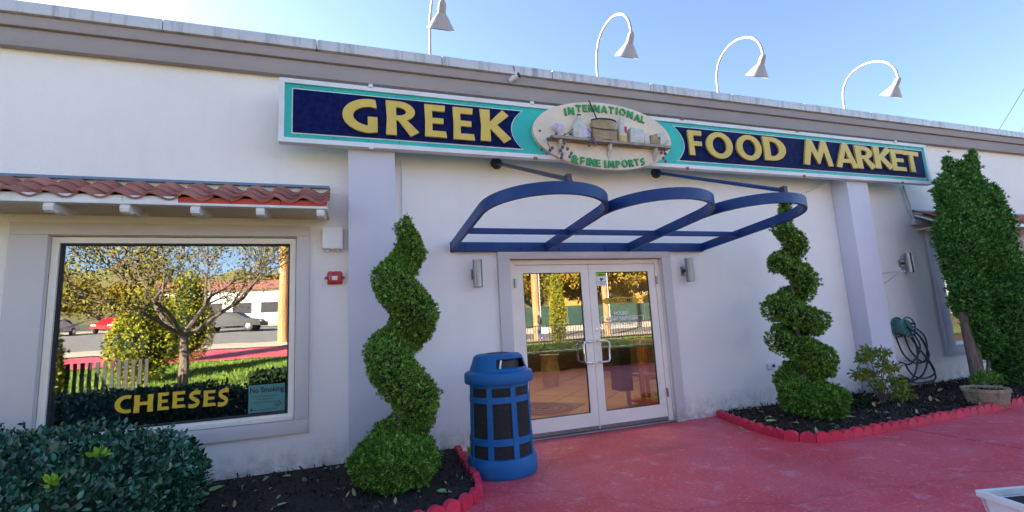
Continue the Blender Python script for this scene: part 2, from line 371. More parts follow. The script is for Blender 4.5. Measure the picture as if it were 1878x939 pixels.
# ================================================================== THE BUILDING
bld = thing('market_building', 'long pale stucco market building with taupe cornice and lavender pilasters', 'building')
XL, XR, TOP = -9.0, 26.0, 4.62
def wall_sheet(holes, x0, x1, z0, z1, y0, y1, name, m, parent):
    xs = sorted({x0, x1, *[h[0] for h in holes], *[h[1] for h in holes]}); zs = sorted({z0, z1, *[h[2] for h in holes], *[h[3] for h in holes]})
    bm = bmesh.new(); cache = {}
    def V(x, y, z):
        k = (round(x, 4), round(y, 4), round(z, 4))
        if k not in cache: cache[k] = bm.verts.new(k)
        return cache[k]
    inh = lambda x, z: any(h[0] < x < h[1] and h[2] < z < h[3] for h in holes)
    for i in range(len(xs)-1):
        for j in range(len(zs)-1):
            a, b, c, d = xs[i], xs[i+1], zs[j], zs[j+1]
            if inh((a+b)/2, (c+d)/2): continue
            for y in (y0, y1): bm.faces.new((V(a, y, c), V(b, y, c), V(b, y, d), V(a, y, d)))
            for (e, f, g, h, nx, nz) in ((a, a, c, d, a-.001, (c+d)/2), (b, b, c, d, b+.001, (c+d)/2), (a, b, c, c, (a+b)/2, c-.001), (a, b, d, d, (a+b)/2, d+.001)):
                if inh(nx, nz) or not (x0 < nx < x1 and z0 < nz < z1):
                    bm.faces.new((V(e, y0, g), V(f, y0, h), V(f, y1, h), V(e, y1, g)))
    bmesh.ops.recalc_face_normals(bm, faces=bm.faces)
    me = bpy.data.meshes.new(name); bm.to_mesh(me); bm.free(); return link(name, me, m, parent)
WIN = (-2.66, -.575, .53, 2.40); DOOR = (1.79, 3.965, 0, 2.15); RWIN = (9.70, 12.1, .60, 2.46); SDOOR = (-4.1, -3.08, 0, 2.16)
wall_sheet([WIN, DOOR, RWIN, SDOOR], XL, XR, -.05, 4.56, 0, .30, 'wall', MT['stucco'], bld)
box('wall', MT['stucco'], bld, XL, XL+.3, .303, 14, -.05, 4.56); box('wall', MT['stucco'], bld, XR-.3, XR, .303, 14, -.05, 4.56)
box('wall', MT['stucco'], bld, XL, XR, 14.003, 14.3, -.05, 4.56)
box('roof', MT['asphalt'], bld, XL+.303, XR-.303, .303, 13.998, 4.1, 4.2)
box('cornice_band', MT['cornice'], bld, XL-.1, XR, -.085, -.003, 4.205, 4.385, .006)
box('cornice_band', MT['cornice'], bld, XL-.12, XR, -.125, -.003, 4.387, 4.500, .006)
x = XL-.15; k = 0
while x < XR:
    L_ = random.choice([1.45, 1.5, 1.4, 1.52]); x2 = min(x+L_, XR)
    MB().box(x+.004, x2-.004, -.165, .34, 4.503, TOP, .006).build('coping_panel', MT['coping'], bld, sm=40); x = x2
# pilasters stop under the sign
def pil(x0, x1, m):
    box('pilaster', m, bld, x0, x1, -.27, -.002, -.03, 3.95, .012)
pil(-.055, .435, MT['pilaster']); pil(7.385, 7.85, MT['pilaster2'])
# trims (raised stucco bands)
def trim(x0, x1, z0, z1, wL, wR, wT, wB, m=MT['trim'], t=.045):
    f = part('window_trim' if wB else 'door_trim', bld)
    box('trim_band', m, f, x0, x1, -t, -.001, z1-wT, z1, .004)
    box('trim_band', m, f, x0, x0+wL, -t, -.001, z0+(wB or 0)+.001, z1-wT-.001, .004)
    box('trim_band', m, f, x1-wR, x1, -t, -.001, z0+(wB or 0)+.001, z1-wT-.001, .004)
    if wB: box('trim_band', m, f, x0, x1, -t, -.001, z0, z0+wB, .004)
trim(-2.94, -.445, .40, 2.52, .28, .13, .115, .13)
trim(1.64, 4.10, 0.0, 2.285, .15, .135, .135, 0)
trim(9.48, 12.4, .45, 2.60, .22, .2, .14, .15, MT['pilaster'])
# big shop window
G1 = glassmat('shop_glass', .31, (.55, .62, .62), .012); G2 = glassmat('door_glass', .19, (.88, .88, .84), .006); G3 = glassmat('side_glass', .12, (.92, .9, .85))
win = part('shop_window', bld)
def frame(parent, x0, x1, z0, z1, y0, y1, wd, m, name='frame'):
    b = MB(); b.box(x0, x1, y0, y1, z1-wd, z1); b.box(x0, x1, y0, y1, z0, z0+wd); b.box(x0, x0+wd, y0+.001, y1-.001, z0+wd, z1-wd); b.box(x1-wd, x1, y0+.001, y1-.001, z0+wd, z1-wd)
    return b.build(name, m, parent)
frame(win, -2.65, -.585, .54, 2.39, .005, .075, .055, MT['cream'])
frame(win, -2.596, -.639, .594, 2.336, .030, .085, .018, MT['dark'], 'gasket')
box('pane', G1, win, -2.578, -.657, .056, .064, .612, 2.318)
box('sill', MT['cream'], win, -2.652, -.583, -.035, .004, .535, .57, .004)
# right window with a yellow blind
win2 = part('side_window', bld)
frame(win2, 9.71, 12.09, .61, 2.45, .02, .09, .06, MT['white'])
box('pane', G3, win2, 9.77, 12.03, .060, .068, .67, 2.39)
MT['blind'] = mat('yellow_blind', (.80, .48, .13), .8, (.72, .42, .12), 3, 4, stretch=(1, 1, 8))
zz = .62
while zz < 2.44:
    MB().box(9.72, 12.08, .125, .130, zz, zz+.043).build('blind_slat', MT['blind'], win2, sm=0); zz += .046
# far-left service door
sdr = part('service_door', bld)
frame(sdr, -4.1, -3.083, -.1, 2.155, .02, .10, .045, MT['cream'])
box('door_leaf', MT['white'], sdr, -4.05, -3.135, .06, .10, .02, 2.105, .004)
for z in (1.02, .86): MB().lathe([(.012, 0), (.012, .03), (.028, .04), (.03, .06), (.018, .075), (0, .078)], 14, axis='Y').build('knob', MT['chrome'], sdr, loc=(-3.22, .06, z), sm=40)
# entrance doors
dfr = part('door_frame', bld)
b = MB(); b.box(1.80, 3.96, .03, .14, 2.085, 2.14); b.box(1.80, 1.868, .031, .139, .02, 2.085); b.box(3.892, 3.96, .031, .139, .02, 2.085); b.build('frame', MT['cream'], dfr)
box('threshold', MT['steel'], dfr, 1.795, 3.962, -.02, .16, .001, .022, .003)
def entrance_door(x0, x1, side):
    d = part('entrance_door', bld); y0, y1 = .045, .09
    wl, wr, wt, wb = (.105, .105, .10, .20)
    b = MB(); b.box(x0, x1, y0, y1, 2.08-wt, 2.08); b.box(x0, x1, y0, y1, .028, .028+wb); b.box(x0, x0+wl, y0+.0005, y1-.0005, .028+wb, 2.08-wt); b.box(x1-wr, x1, y0+.0005, y1-.0005, .028+wb, 2.08-wt); b.build('leaf_frame', MT['cream'], d)
    box('door_sweep', MT['steel'], d, x0+.01, x1-.01, y0-.012, y0-.001, .03, .07)
    frame(d, x0+wl, x1-wr, .228, 1.98, y0+.008, y0+.03, .008, MT['dark'], 'gasket')
    box('glass', G2, d, x0+wl+.008, x1-wr-.008, y0+.018, y0+.026, .236, 1.972)
    box('push_bar', MT['steel'], d, x0+wl, x1-wr, y1+.01, y1+.04, .985, 1.015, .005)
    hx = x1-.05 if side < 0 else x0+.05; s = -1 if side < 0 else 1
    b = MB(); b.tube([(hx, y0+.01, 1.10), (hx, y0-.06, 1.10), (hx+s*.10, y0-.075, 1.095), (hx+s*.125, y0-.075, 1.07), (hx+s*.125, y0-.075, .87), (hx+s*.10, y0-.075, .84), (hx, y0-.06, .835), (hx, y0+.01, .835)], .014, 10); b.build('handle', MT['chrome'], d, sm=50)
    hxx = x0-.01 if side < 0 else x1+.01
    for z in (.32, 1.80):
        MB().lathe([(.014, 0), (.014, .11)], 10, (hxx, .022, z)).build('hinge', MT['steel'], d, sm=50)
    if side > 0: MB().lathe([(.018, 0), (.018, .012), (.0, .013)], 14, axis='Y').build('lock', MT['chrome'], d, loc=(x0+.05, y0, 1.24), sm=50)
entrance_door(1.872, 2.878, -1); entrance_door(2.884, 3.888, 1)
# rooms behind the glass
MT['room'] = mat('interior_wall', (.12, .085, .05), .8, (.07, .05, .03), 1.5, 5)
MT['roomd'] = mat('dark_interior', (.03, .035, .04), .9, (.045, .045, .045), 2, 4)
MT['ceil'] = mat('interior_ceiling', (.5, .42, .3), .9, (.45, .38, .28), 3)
ip = part('entrance_hall', bld)
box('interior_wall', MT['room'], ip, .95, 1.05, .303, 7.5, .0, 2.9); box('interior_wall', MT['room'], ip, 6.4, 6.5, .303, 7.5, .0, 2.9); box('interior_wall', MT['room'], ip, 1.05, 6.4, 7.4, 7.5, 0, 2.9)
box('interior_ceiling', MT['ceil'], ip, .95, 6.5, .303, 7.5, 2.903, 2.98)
MT['lit'] = mat('ceiling_panel', (1, .8, .5), .5, emit=((1, .74, .42), 3.6))
for (lx, ly) in ((2.4, 2.2), (4.6, 2.2), (2.4, 5), (4.6, 5)): box('ceiling_light', MT['lit'], ip, lx-.5, lx+.5, ly-.25, ly+.25, 2.87, 2.902)
MT['ftile'] = mat('floor_tile', (.36, .26, .15), .42, (.30, .21, .12), 2.5, 6, objrand=.10)
MT['grout'] = mat('grout', (.08, .05, .035), .9)
box('subfloor', MT['grout'], ip, 1.05, 6.4, .16, 7.4, -.03, .006)
ft = MB().box(-.391, .391, -.391, .391, 0, .012).me('floor_tile'); ft.materials.append(MT['ftile'])
fp = part('tiled_floor', ip) if False else ip
s = .80
for i in range(-3, 16):
    for j in range(-12, 14):
        a, b_ = (i*s, j*s); X = 1.4+(a+b_)*.7071; Y = 1.0+(a-b_)*.7071
        if 1.5 < X < 5.95 and .72 < Y < 6.9: link('floor_tile', ft, None, ip, (X, Y, .006), (0, 0, R(45)))
# inlaid medallion with rings
MT['mos'] = mat('mosaic_tan', (.20, .13, .075), .6, (.07, .045, .03), 60, 2); MT['mosd'] = mat('mosaic_dark', (.02, .013, .012), .6, (.05, .03, .025), 60, 2)
med = (2.80, 1.80)
b = MB(); b.poly([(med[0]-.78, med[1], .02), (med[0], med[1]-.78, .02), (med[0]+.78, med[1], .02), (med[0], med[1]+.78, .02)], (0, 0, .004)); b.build('mosaic_inlay', MT['mos'], ip)
for r1, r2 in ((.50, .42), (.34, .29), (.22, .17)):
    MB().lathe([(r2, 0), (r2, .004), (r1, .004), (r1, 0)], 48, (med[0], med[1], .0245), skip=lambda i, a: False).build('mosaic_ring', MT['mosd'], ip)
b = MB()
for k in range(8):
    a = k*math.pi/4; b.poly([(med[0]+.03*math.cos(a+1.2), med[1]+.03*math.sin(a+1.2), .0245), (med[0]+.13*math.cos(a), med[1]+.13*math.sin(a), .0245), (med[0]+.03*math.cos(a-1.2), med[1]+.03*math.sin(a-1.2), .0245)], (0, 0, .004+.0002*k))
b.build('mosaic_star', MT['mosd'], ip)
# shop-window room; partitions added to keep other light from reaching it
sp_ = part('window_bay', bld)
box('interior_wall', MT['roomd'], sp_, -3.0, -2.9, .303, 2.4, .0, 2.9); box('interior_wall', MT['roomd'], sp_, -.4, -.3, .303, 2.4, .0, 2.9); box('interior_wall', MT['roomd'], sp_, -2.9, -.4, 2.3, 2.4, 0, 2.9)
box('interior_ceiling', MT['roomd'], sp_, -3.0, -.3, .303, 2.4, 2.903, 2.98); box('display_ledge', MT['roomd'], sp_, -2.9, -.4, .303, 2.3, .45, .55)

# ---- tiled awnings
def tile_mesh(wd=.25, ln=.22, th=.014):
    bm = bmesh.new(); n = 10; rows = []
    for yy in (0, ln):
        for t in (0, th):
            rows.append([bm.verts.new((wd*1.12*(i/n-.5), -yy, .031*math.sin(2*math.pi*i/n*1.0+.6)+t+(.0 if yy else -.012))) for i in range(n+1)])
    a, b_, c, d = rows     # back-low back-high front-low front-high
    for i in range(n):
        bm.faces.new((b_[i], b_[i+1], d[i+1], d[i])); bm.faces.new((a[i], c[i], c[i+1], a[i+1])); bm.faces.new((c[i], d[i], d[i+1], c[i+1])); bm.faces.new((a[i], a[i+1], b_[i+1], b_[i]))
    bm.faces.new((a[0], b_[0], d[0], c[0])); bm.faces.new((a[n], c[n], d[n], b_[n]))
    bmesh.ops.recalc_face_normals(bm, faces=bm.faces); me = bpy.data.meshes.new('roof_tile'); bm.to_mesh(me); bm.free(); smooth_angle(me, 40); me.materials.append(MT['tile']); return me
MT['soffit'] = mat('soffit_warm_lit', (.80, .70, .50), .8, (.72, .62, .44), 3)  # stucco soffit; the warm light under the awning is put into its colour
TILE = tile_mesh()
def awning(x0, x1, xo):
    aw = part('tiled_awning', bld)
    zt, zb, yb = 2.915, 2.650, -.50; sl = math.atan2(zt-zb, -yb-.02); Ls = math.hypot(zt-zb, -yb-.02)
    b = MB(); b.poly([(x0, -.012, zt-.02), (x0, yb+.02, zb-.03), (x0, yb+.02, zb-.05), (x0, -.012, zt-.05)], (x1-x0, 0, 0)); b.build('deck', MT['white'], aw)
    box('flashing', MT['flashing'], aw, x0, x1, -.05, -.002, zt+.03, zt+.055)
    nrow = 3; step = (Ls-.03)/nrow; nx = int((x1-x0)/.25+.5)
    for rI in range(nrow):
        for c in range(nx):
            X = x1-.125-c*.25+random.uniform(-.006, .006); sdist = .03+rI*step+(0.0)
            ln0 = (nrow-1-rI)
            y = -.02-sdist*math.cos(sl); z = zt-sdist*math.sin(sl)+.012+.004*rI
            link('roof_tile', TILE, None, aw, (X, y+.0, z+.004), (sl-.05+random.uniform(-.02, .02), 0, random.uniform(-.02, .02)))
    # front boards: white at the left run, red orange to the right
    seg = [x0]; xx = x1
    cuts = []
    while xx > x0: cuts.append(xx); xx -= .42
    cuts.append(x0)
    for a_, b_ in zip(cuts[1:], cuts[:-1]):
        m_ = MT['orange'] if (a_+b_)/2 > xo else MT['white']
        box('fascia_board', m_, aw, a_+.002, b_-.002, yb-.02, yb+.005, 2.612, 2.672, .002)
    box('gutter_rail', MT['white'], aw, x0, x1+.01, yb-.05, yb+.03, 2.586, 2.610, .005)
    box('soffit', MT['soffit'], aw, x0, x1, yb+.032, -.003, 2.60, 2.615)
    xx = x1-.06; 
    prof = [(yb+.40, 2.599), (yb+.034, 2.599), (yb+.033, 2.586), (yb-.03, 2.586), (yb-.045, 2.55), (yb-.035, 2.52), (yb+.0, 2.505), (yb+.04, 2.515), (yb+.09, 2.535), (yb+.14, 2.525), (yb+.20, 2.525), (yb+.27, 2.55), (yb+.34, 2.575)]
    br = MB().poly([(-.035, y, z) for y, z in prof], (.07, 0, 0)).me('corbel', 30); br.materials.append(MT['white'])
    while xx > x0: link('corbel', br, None, aw, (xx, 0, 0)); xx -= .53
    return aw
awning(-6.0, -.25, -1.62); awning(9.25, 12.6, 99)

# ================================================================== GLYPHS
def arc(cx, cy_, rx, ry, a0, a1, n=18):
    return [(cx+rx*math.cos(R(a0+(a1-a0)*i/n)), cy_+ry*math.sin(R(a0+(a1-a0)*i/n))) for i in range(n+1)]
def stroke(pts, wd):
    pts = [Vector(p) for p in pts]; Lp, Rp = [], []
    for i, p in enumerate(pts):
        t = (pts[min(i+1, len(pts)-1)]-pts[max(i-1, 0)]).normalized(); nrm = Vector((-t.y, t.x)); ww = wd*(1.12 if i in (0, len(pts)-1) else 1)/2
        Lp.append(tuple(p+nrm*ww)); Rp.append(tuple(p-nrm*ww))
    return Lp+Rp[::-1]
def catmull(P, n=6):
    P = [Vector(p) for p in P]; Q = [P[0]*2-P[1]]+P+[P[-1]*2-P[-2]]; out = []
    for i in range(1, len(Q)-2):
        for k in range(n):
            t = k/n; a, b_, c, d = Q[i-1], Q[i], Q[i+1], Q[i+2]
            out.append(tuple(.5*((2*b_)+(c-a)*t+(2*a-5*b_+4*c-d)*t*t+(3*b_-a-3*c+d)*t**3)))
    out.append(tuple(P[-1])); return out
bowlR = arc(.38, .71, .56, .29, 90, -72, 14)
GL = {
 'E': [[(0,0),(1,0),(.96,.19),(.34,.19),(.35,.42),(.86,.42),(.86,.59),(.35,.59),(.34,.81),(.92,.81),(.95,1),(0,1),(.03,.5)]],
 'F': [[(0,0),(.40,0),(.38,.39),(.93,.39),(.95,.57),(.38,.57),(.37,.81),(.96,.81),(1,1),(0,1),(.04,.5)]],
 'G': [arc(.78,.52,.78,.52,78,268,24)+[(1,.04),(1,.50),(.72,.50),(.72,.22)]+arc(.80,.51,.50,.29,262,88,22)+[(.98,.77)]],
 'R': [[(0,0),(.32,0),(.31,.44),(.38,.42),(.74,-.02),(1,.13),(.62,.47)]+arc(.38,.71,.50,.29,-58,90,16)+[(0,1),(.03,.5)], [(.31,.82)]+arc(.36,.70,.25,.12,90,-90,10)+[(.31,.58)]],
 'K': [[(0,0),(.33,0),(.32,.40),(.76,-.03),(1,.13),(.55,.54),(.95,.86),(.74,1.03),(.32,.62),(.33,1),(0,1),(.04,.5)]],
 'O': [arc(.5,.5,.5,.52,0,354,40), arc(.5,.5,.27,.33,354,0,34)],
 'D': [[(0,0)]+arc(.35,.5,.65,.5,-90,90,24)+[(0,1),(.03,.5)], [(.29,.81)]+arc(.36,.5,.34,.31,90,-90,16)+[(.29,.19)]],
 'M': [[(0,0),(.18,-.02),(.30,.56),(.48,.06),(.54,.06),(.72,.56),(.83,-.02),(1,0),(.83,1),(.67,1.02),(.51,.50),(.35,1.02),(.17,1)]],
 'A': [[(0,0),(.23,-.03),(.32,.19),(.68,.19),(.77,-.03),(1,0),(.62,1),(.38,1)], [(.38,.35),(.50,.70),(.62,.35)]],
 'T': [[(.35,0),(.66,0),(.62,.5),(.63,.79),(.97,.77),(1,.98),(0,1.0),(.02,.79),(.38,.80),(.38,.5)]],
 'C': [arc(.74,.50,.74,.52,68,292,26)+[(.95,.25)]+arc(.76,.5,.44,.32,296,64,24)+[(.93,.77)]],
 'H': [[(0,0),(.30,0),(.29,.41),(.71,.41),(.70,0),(1,0),(.97,.5),(1,1),(.70,1),(.71,.60),(.29,.60),(.30,1),(0,1),(.03,.5)]],
 'S': [stroke(catmull([(.95,.88),(.62,.905),(.30,.83),(.19,.70),(.34,.56),(.62,.44),(.80,.30),(.64,.13),(.36,.08),(.04,.11)],5), .24)],
 'I': [[(0,0),(1,0),(.9,.5),(1,1),(0,1),(.1,.5)]],
 'N': [[(0,0),(.28,0),(.27,.55),(.72,-.03),(1,-.03),(.97,.5),(1,1),(.72,1),(.73,.50),(.27,1.03),(0,1.03),(.03,.5)]],
 'L': [[(0,0),(1,0),(.95,.2),(.38,.2),(.36,.5),(.38,1),(0,1),(.05,.5)]],
 'P': [[(0,0),(.32,0),(.31,.36)]+arc(.38,.68,.60,.32,-80,90,16)+[(0,1),(.03,.5)], [(.31,.82)]+arc(.36,.68,.26,.14,90,-90,10)+[(.31,.54)]],
}
FACE = Matrix(((1, 0, 0, 0), (0, 0, -1, 0), (0, 1, 0, 0), (0, 0, 0, 1)))
_gc = {}
def to_mesh(cu):
    o = bpy.data.objects.new('tmp', cu); C.objects.link(o); bpy.context.view_layer.update()
    me = bpy.data.meshes.new_from_object(o.evaluated_get(bpy.context.evaluated_depsgraph_get())); bpy.data.objects.remove(o); bpy.data.curves.remove(cu)
    me.transform(FACE); me.materials.clear(); return me
def glyph(ch, w_, h_, ext, bev):
    cu = bpy.data.curves.new('g', 'CURVE'); cu.dimensions = '2D'; cu.fill_mode = 'BOTH'; cu.extrude = ext/2; cu.bevel_depth = bev; cu.bevel_resolution = 1
    for pts in GL[ch]:
        s_ = cu.splines.new('POLY'); s_.points.add(len(pts)-1); s_.use_cyclic_u = True
        for i, (a, b_) in enumerate(pts): s_.points[i].co = (a*w_, b_*h_, 0, 1)
    return to_mesh(cu)
def letter(ch, x0, x1, z0, z1, y, depth, m, parent, rot=0, bev=0):
    me = glyph(ch, x1-x0, z1-z0, depth, bev)
    return link('letter', me, m, parent, (x0, y-depth/2, z0), (0, rot, 0))
def text(s, x, z, y, size, m, parent, name='lettering', align='CENTER', off=0, rot=0, sx=1):
    cu = bpy.data.curves.new('t', 'FONT'); cu.body = s; cu.size = size; cu.align_x = align; cu.extrude = .0006; cu.offset = off; cu.resolution_u = 3
    me = to_mesh(cu)
    if sx != 1: me.transform(Matrix.Diagonal((sx, 1, 1, 1)))
    return link(name, me, m, parent, (x, y, z), (0, rot, 0))

# ================================================================== THE BIG SIGN
sg = thing('storefront_sign', 'long navy and teal storefront sign reading GREEK FOOD MARKET with oval plaque', 'sign', (0, 0, 0))
SY = -.345
SX0, SX1 = at(512, 200, SY).x, at(1701, 302, SY).x; SZ0, SZ1 = .5*(at(510, 263, SY).z+at(1705, 337, SY).z), .5*(at(513, 143, SY).z+at(1697, 267, SY).z); print('sign', SX0, SX1, SZ0, SZ1)
fr = MB(); B = .05
# mitred white frame
def mitre(b, x0, x1, z0, z1, wd, y, t):
    o = [(x0, z0), (x1, z0), (x1, z1), (x0, z1)]; i_ = [(x0+wd, z0+wd), (x1-wd, z0+wd), (x1-wd, z1-wd), (x0+wd, z1-wd)]
    for k in range(4):
        q = [o[k], o[(k+1) % 4], i_[(k+1) % 4], i_[k]]
        b.poly([(a, y, c) for a, c in q], (0, t, 0))
mitre(fr, SX0, SX1, SZ0, SZ1, B, SY-.02, .09); fr.build('white_frame', MT['signwhite'], sg)
box('backing', MT['teal'], sg, SX0+B+.001, SX1-B-.001, SY, SY+.07, SZ0+B+.001, SZ1-B-.001)
oL, oR, oT, oB = at(978, 246, SY-.06), at(1230, 255, SY-.06), at(1096, 188, SY-.06), at(1118, 311, SY-.06)
OC = ((oL.x+oR.x)/2, (oT.z+oB.z)/2); ORX, ORZ = (oR.x-oL.x)/2, (oT.z-oB.z)/2; print('oval', OC, ORX, ORZ)
def blue_panel(x0, x1, z0, z1, side, grow, y, t, m, name):
    # concave end follows a ring around the oval
    z0 -= grow; z1 += grow; pts = []
    rx, rz = 1.25-grow, .53
    A = [math.asin(max(-1, min(1, (z-OC[1])/rz))) for z in (z0, z1)]
    arcp = [(OC[0]+side*rx*math.cos(a), OC[1]+rz*math.sin(a)) for a in [A[0]+(A[1]-A[0])*k/20 for k in range(21)]]
    if side < 0: pts = [(x0-grow, z1), (x0-grow, z0)]+arcp
    else: pts = [(x1+grow, z1), (x1+grow, z0)]+arcp
    MB().poly([(a, y, c) for a, c in pts], (0, t, 0)).build(name, m, sg)
PZ0, PZ1 = SZ0+.112, SZ1-.112
for sd_ in (-1, 1):
    blue_panel(SX0+.13, SX1-.12, PZ0, PZ1, sd_, .012, SY-.006, .006, MT['signwhite'], 'panel_edge')
    blue_panel(SX0+.13, SX1-.12, PZ0, PZ1, sd_, 0, SY-.014, .0075, MT['navy'], 'navy_panel')
boxes = [('G',628,693,181,244),('R',707.7,769,185,250),('E',779,819.5,191,252.5),('E',831,870.6,196,257.6),('K',880.7,937,201,261),
 ('F',1260,1289,238,286),('O',1293,1344,242,291),('O',1348.6,1397,247,294.5),('D',1398,1441.5,250.6,296),('M',1470,1526,257,304),('A',1529.6,1571,262,308),('R',1567.5,1605,266.6,311),('K',1601,1637,268,311),('E',1633,1661,273,314.5),('T',1656.6,1687,276,316.6)]
LY = SY-.043
for ch, a, b_, t, bo in boxes:
    m_ = (t+bo)/2; xm = (a+b_)/2
    dz = .066*(b_-a)   # slope of the lettering line across a glyph
    X0, X1 = at(a, m_, LY).x, at(b_, m_, LY).x; Z1, Z0 = at(xm, t+1.5, LY).z, at(xm, bo-1.5, LY).z
    h = Z1-Z0
    k_ = .028 if a > 1200 else .0
    letter(ch, X0+k_, X1-.004, Z0+.0*h, Z1, SY-.016, .028, MT['gold'], sg)
# rivets in the teal border and rusty clips
rv = MB().lathe([(.006, 0), (.006, .003), (0, .004)], 8, axis='Y').me('rivet'); rv.materials.append(MT['iron'])
x = SX0+.2
while x < SX1-.1:
    for z in (SZ0+.08, SZ1-.08):
        if abs(x-OC[0]) > 1.0: link('rivet', rv, None, sg, (x+random.uniform(-.02, .02), SY, z))
    x += .33
for x in (.16, 2.05, 4.25, 6.35, 8.5):
    for z0, z1 in ((SZ1-.012, SZ1+.022), (SZ0-.022, SZ0+.012)): box('clip', MT['rust'] if random.random() < .6 else MT['signwhite'], sg, x, x+.045, SY-.035, SY-.0205, z0, z1)
# oval plaque
ov = part('oval_plaque', sg)
def ellipse_board(rx, rz, y, t, m, name, par, bev=.01):
    n = 72; P = [(OC[0]+rx*math.cos(2*math.pi*k/n), y, OC[1]+rz*math.sin(2*math.pi*k/n)) for k in range(n)]
    b = MB(); b.poly(P, (0, t, 0)); return b.build(name, m, par)
ellipse_board(ORX, ORZ, SY-.06, .059, MT['oval'], 'board', ov)
OY = SY-.061
# shelf and relief goods on the plaque
def shp(px, py, y=None): return at(px, py, OY-.05 if y is None else y)
s0, s1 = shp(1008, 250), shp(1226, 270)
zs = lambda X: s0.z+(s1.z-s0.z)*(X-s0.x)/(s1.x-s0.x)
b = MB(); b.poly([(s0.x, OY, s0.z-.035), (s1.x, OY, s1.z-.035), (s1.x, OY, s1.z), (s0.x, OY, s0.z)], (0, -.11, 0)); b.build('shelf', MT['signwood'], ov)
for px in (1028, 1118, 1201):
    X = shp(px, 262).x; z = zs(X)-.036; MB().poly([(X-.018, OY, z), (X-.018, OY-.085, z), (X-.018, OY-.06, z-.06), (X-.018, OY-.03, z-.10), (X-.018, OY, z-.16)], (.036, 0, 0)).build('shelf_bracket', MT['pale'], ov)
def rel(px): X = shp(px, 255).x; return X, zs(X)
sq = lambda o: setattr(o, 'scale', (1, .42, 1))
def relobj(name, px, prof, m, n=20):
    X, z = rel(px); o = MB().lathe(prof, n).build(name, m, ov, loc=(X, OY-.055, z+.001), sm=40); sq(o); return o
relobj('goblet', 1026, [(.0, 0), (.05, .004), (.05, .01), (.012, .02), (.012, .06), (.05, .09), (.062, .13), (.055, .165), (.05, .165), (.0, .10)], MT['lilac'])
relobj('bottle', 1065, [(0, 0), (.10, 0), (.105, .02), (.105, .14), (.085, .19), (.04, .23), (.026, .28), (.028, .30), (0, .30)], MT['pale'])
relobj('bottle_label', 1069, [(.098, .02), (.107, .02), (.107, .13), (.098, .13)], MT['lilac'])
relobj('bottle_cap', 1065, [(0, .30), (.030, .30), (.030, .32), (0, .321)], MT['iron'])
relobj('bucket', 1109, [(0, 0), (.16, 0), (.175, .03), (.172, .20), (.17, .262), (.15, .262), (.15, .22), (0, .2)], MT['bucket'], 28)
X, z = rel(1109); b = MB(); b.tube([(X+.172*math.cos(a), OY-.055-.08*math.sin(a), z+.262) for a in [k*math.pi/12 for k in range(13)]], .008, 6); b.tube([(X+.176*math.cos(a), OY-.055-.082*math.sin(a), z+.17-.05*math.sin(a)) for a in [k*math.pi/12 for k in range(13)]], .006, 6); b.build('bucket_hoop', MT['iron'], ov)
p0, p1 = at(1080, 184, OY-.06), at(1094, 217, OY-.06); MB().tube([p0, p1, p1+(p1-p0)*.3], .009, 6).build('ladle', MT['iron'], ov)
relobj('slim_bottle', 1142, [(0, 0), (.06, 0), (.062, .10), (.055, .20), (.03, .26), (.018, .34), (.02, .37), (0, .37)], MT['pale'])
relobj('bottle_base_band', 1142, [(.058, .003), (.064, .003), (.064, .09), (.058, .09)], MT['mustard'])
X, z = rel(1142); box('red_tag', MT['red'], ov, X+.02, X+.05, OY-.088, OY-.083, z+.13, z+.21)
for px, w_, h, r_, m_ in ((1166, .20, .20, .06, 'pale'), (1184, .08, .14, -.05, 'pale'), (1199, .15, .12, .12, 'bucket'), (1215, .13, .17, -.35, 'pale')):
    X, z = rel(px); b = MB(); b.box(-w_/2, w_/2, -.04, .035, 0, h, .012); b.build('packet', MT[m_], ov, loc=(X, OY-.05, z+.03*abs(r_)*2+.001), rot=(0, r_, 0), sm=30)
def vine(pts, berries):
    b = MB(); b.tube(catmull([Vector((p[0], 0, p[1])).to_tuple() for p in pts], 5) if False else [at(p[0], p[1], OY-.10) for p in pts], .005, 5); b.build('vine', MT['iron'], ov)
    for q in berries:
        c = at(q[0], q[1], OY-.10); MB().lathe([(0, -.022), (.014, -.018), (.022, 0), (.014, .018), (0, .022)], 8, c).build('olive', MT['olive'], ov, sm=80)
vine([(1052, 236), (1040, 245), (1025, 252), (1010, 252), (1004, 262), (1010, 273)], [(1012, 252), (1005, 255), (1009, 275), (1013, 271), (1003, 281), (994, 274), (1020, 246), (1046, 245)])
vine([(1036, 244), (1036, 262), (1030, 275), (1032, 290)], [(1035, 261), (1032, 270), (1028, 276), (1031, 283), (1030, 289), (1041, 273), (1048, 281), (1045, 287)])
vine([(1078, 236), (1084, 245), (1088, 258)], [(1085, 257), (1089, 260), (1081, 259), (1092, 265), (1081, 266), (1088, 255)])
vine([(1218, 270), (1219, 280), (1221, 284)], [(1213, 280), (1220, 282), (1217, 290), (1221, 296)])
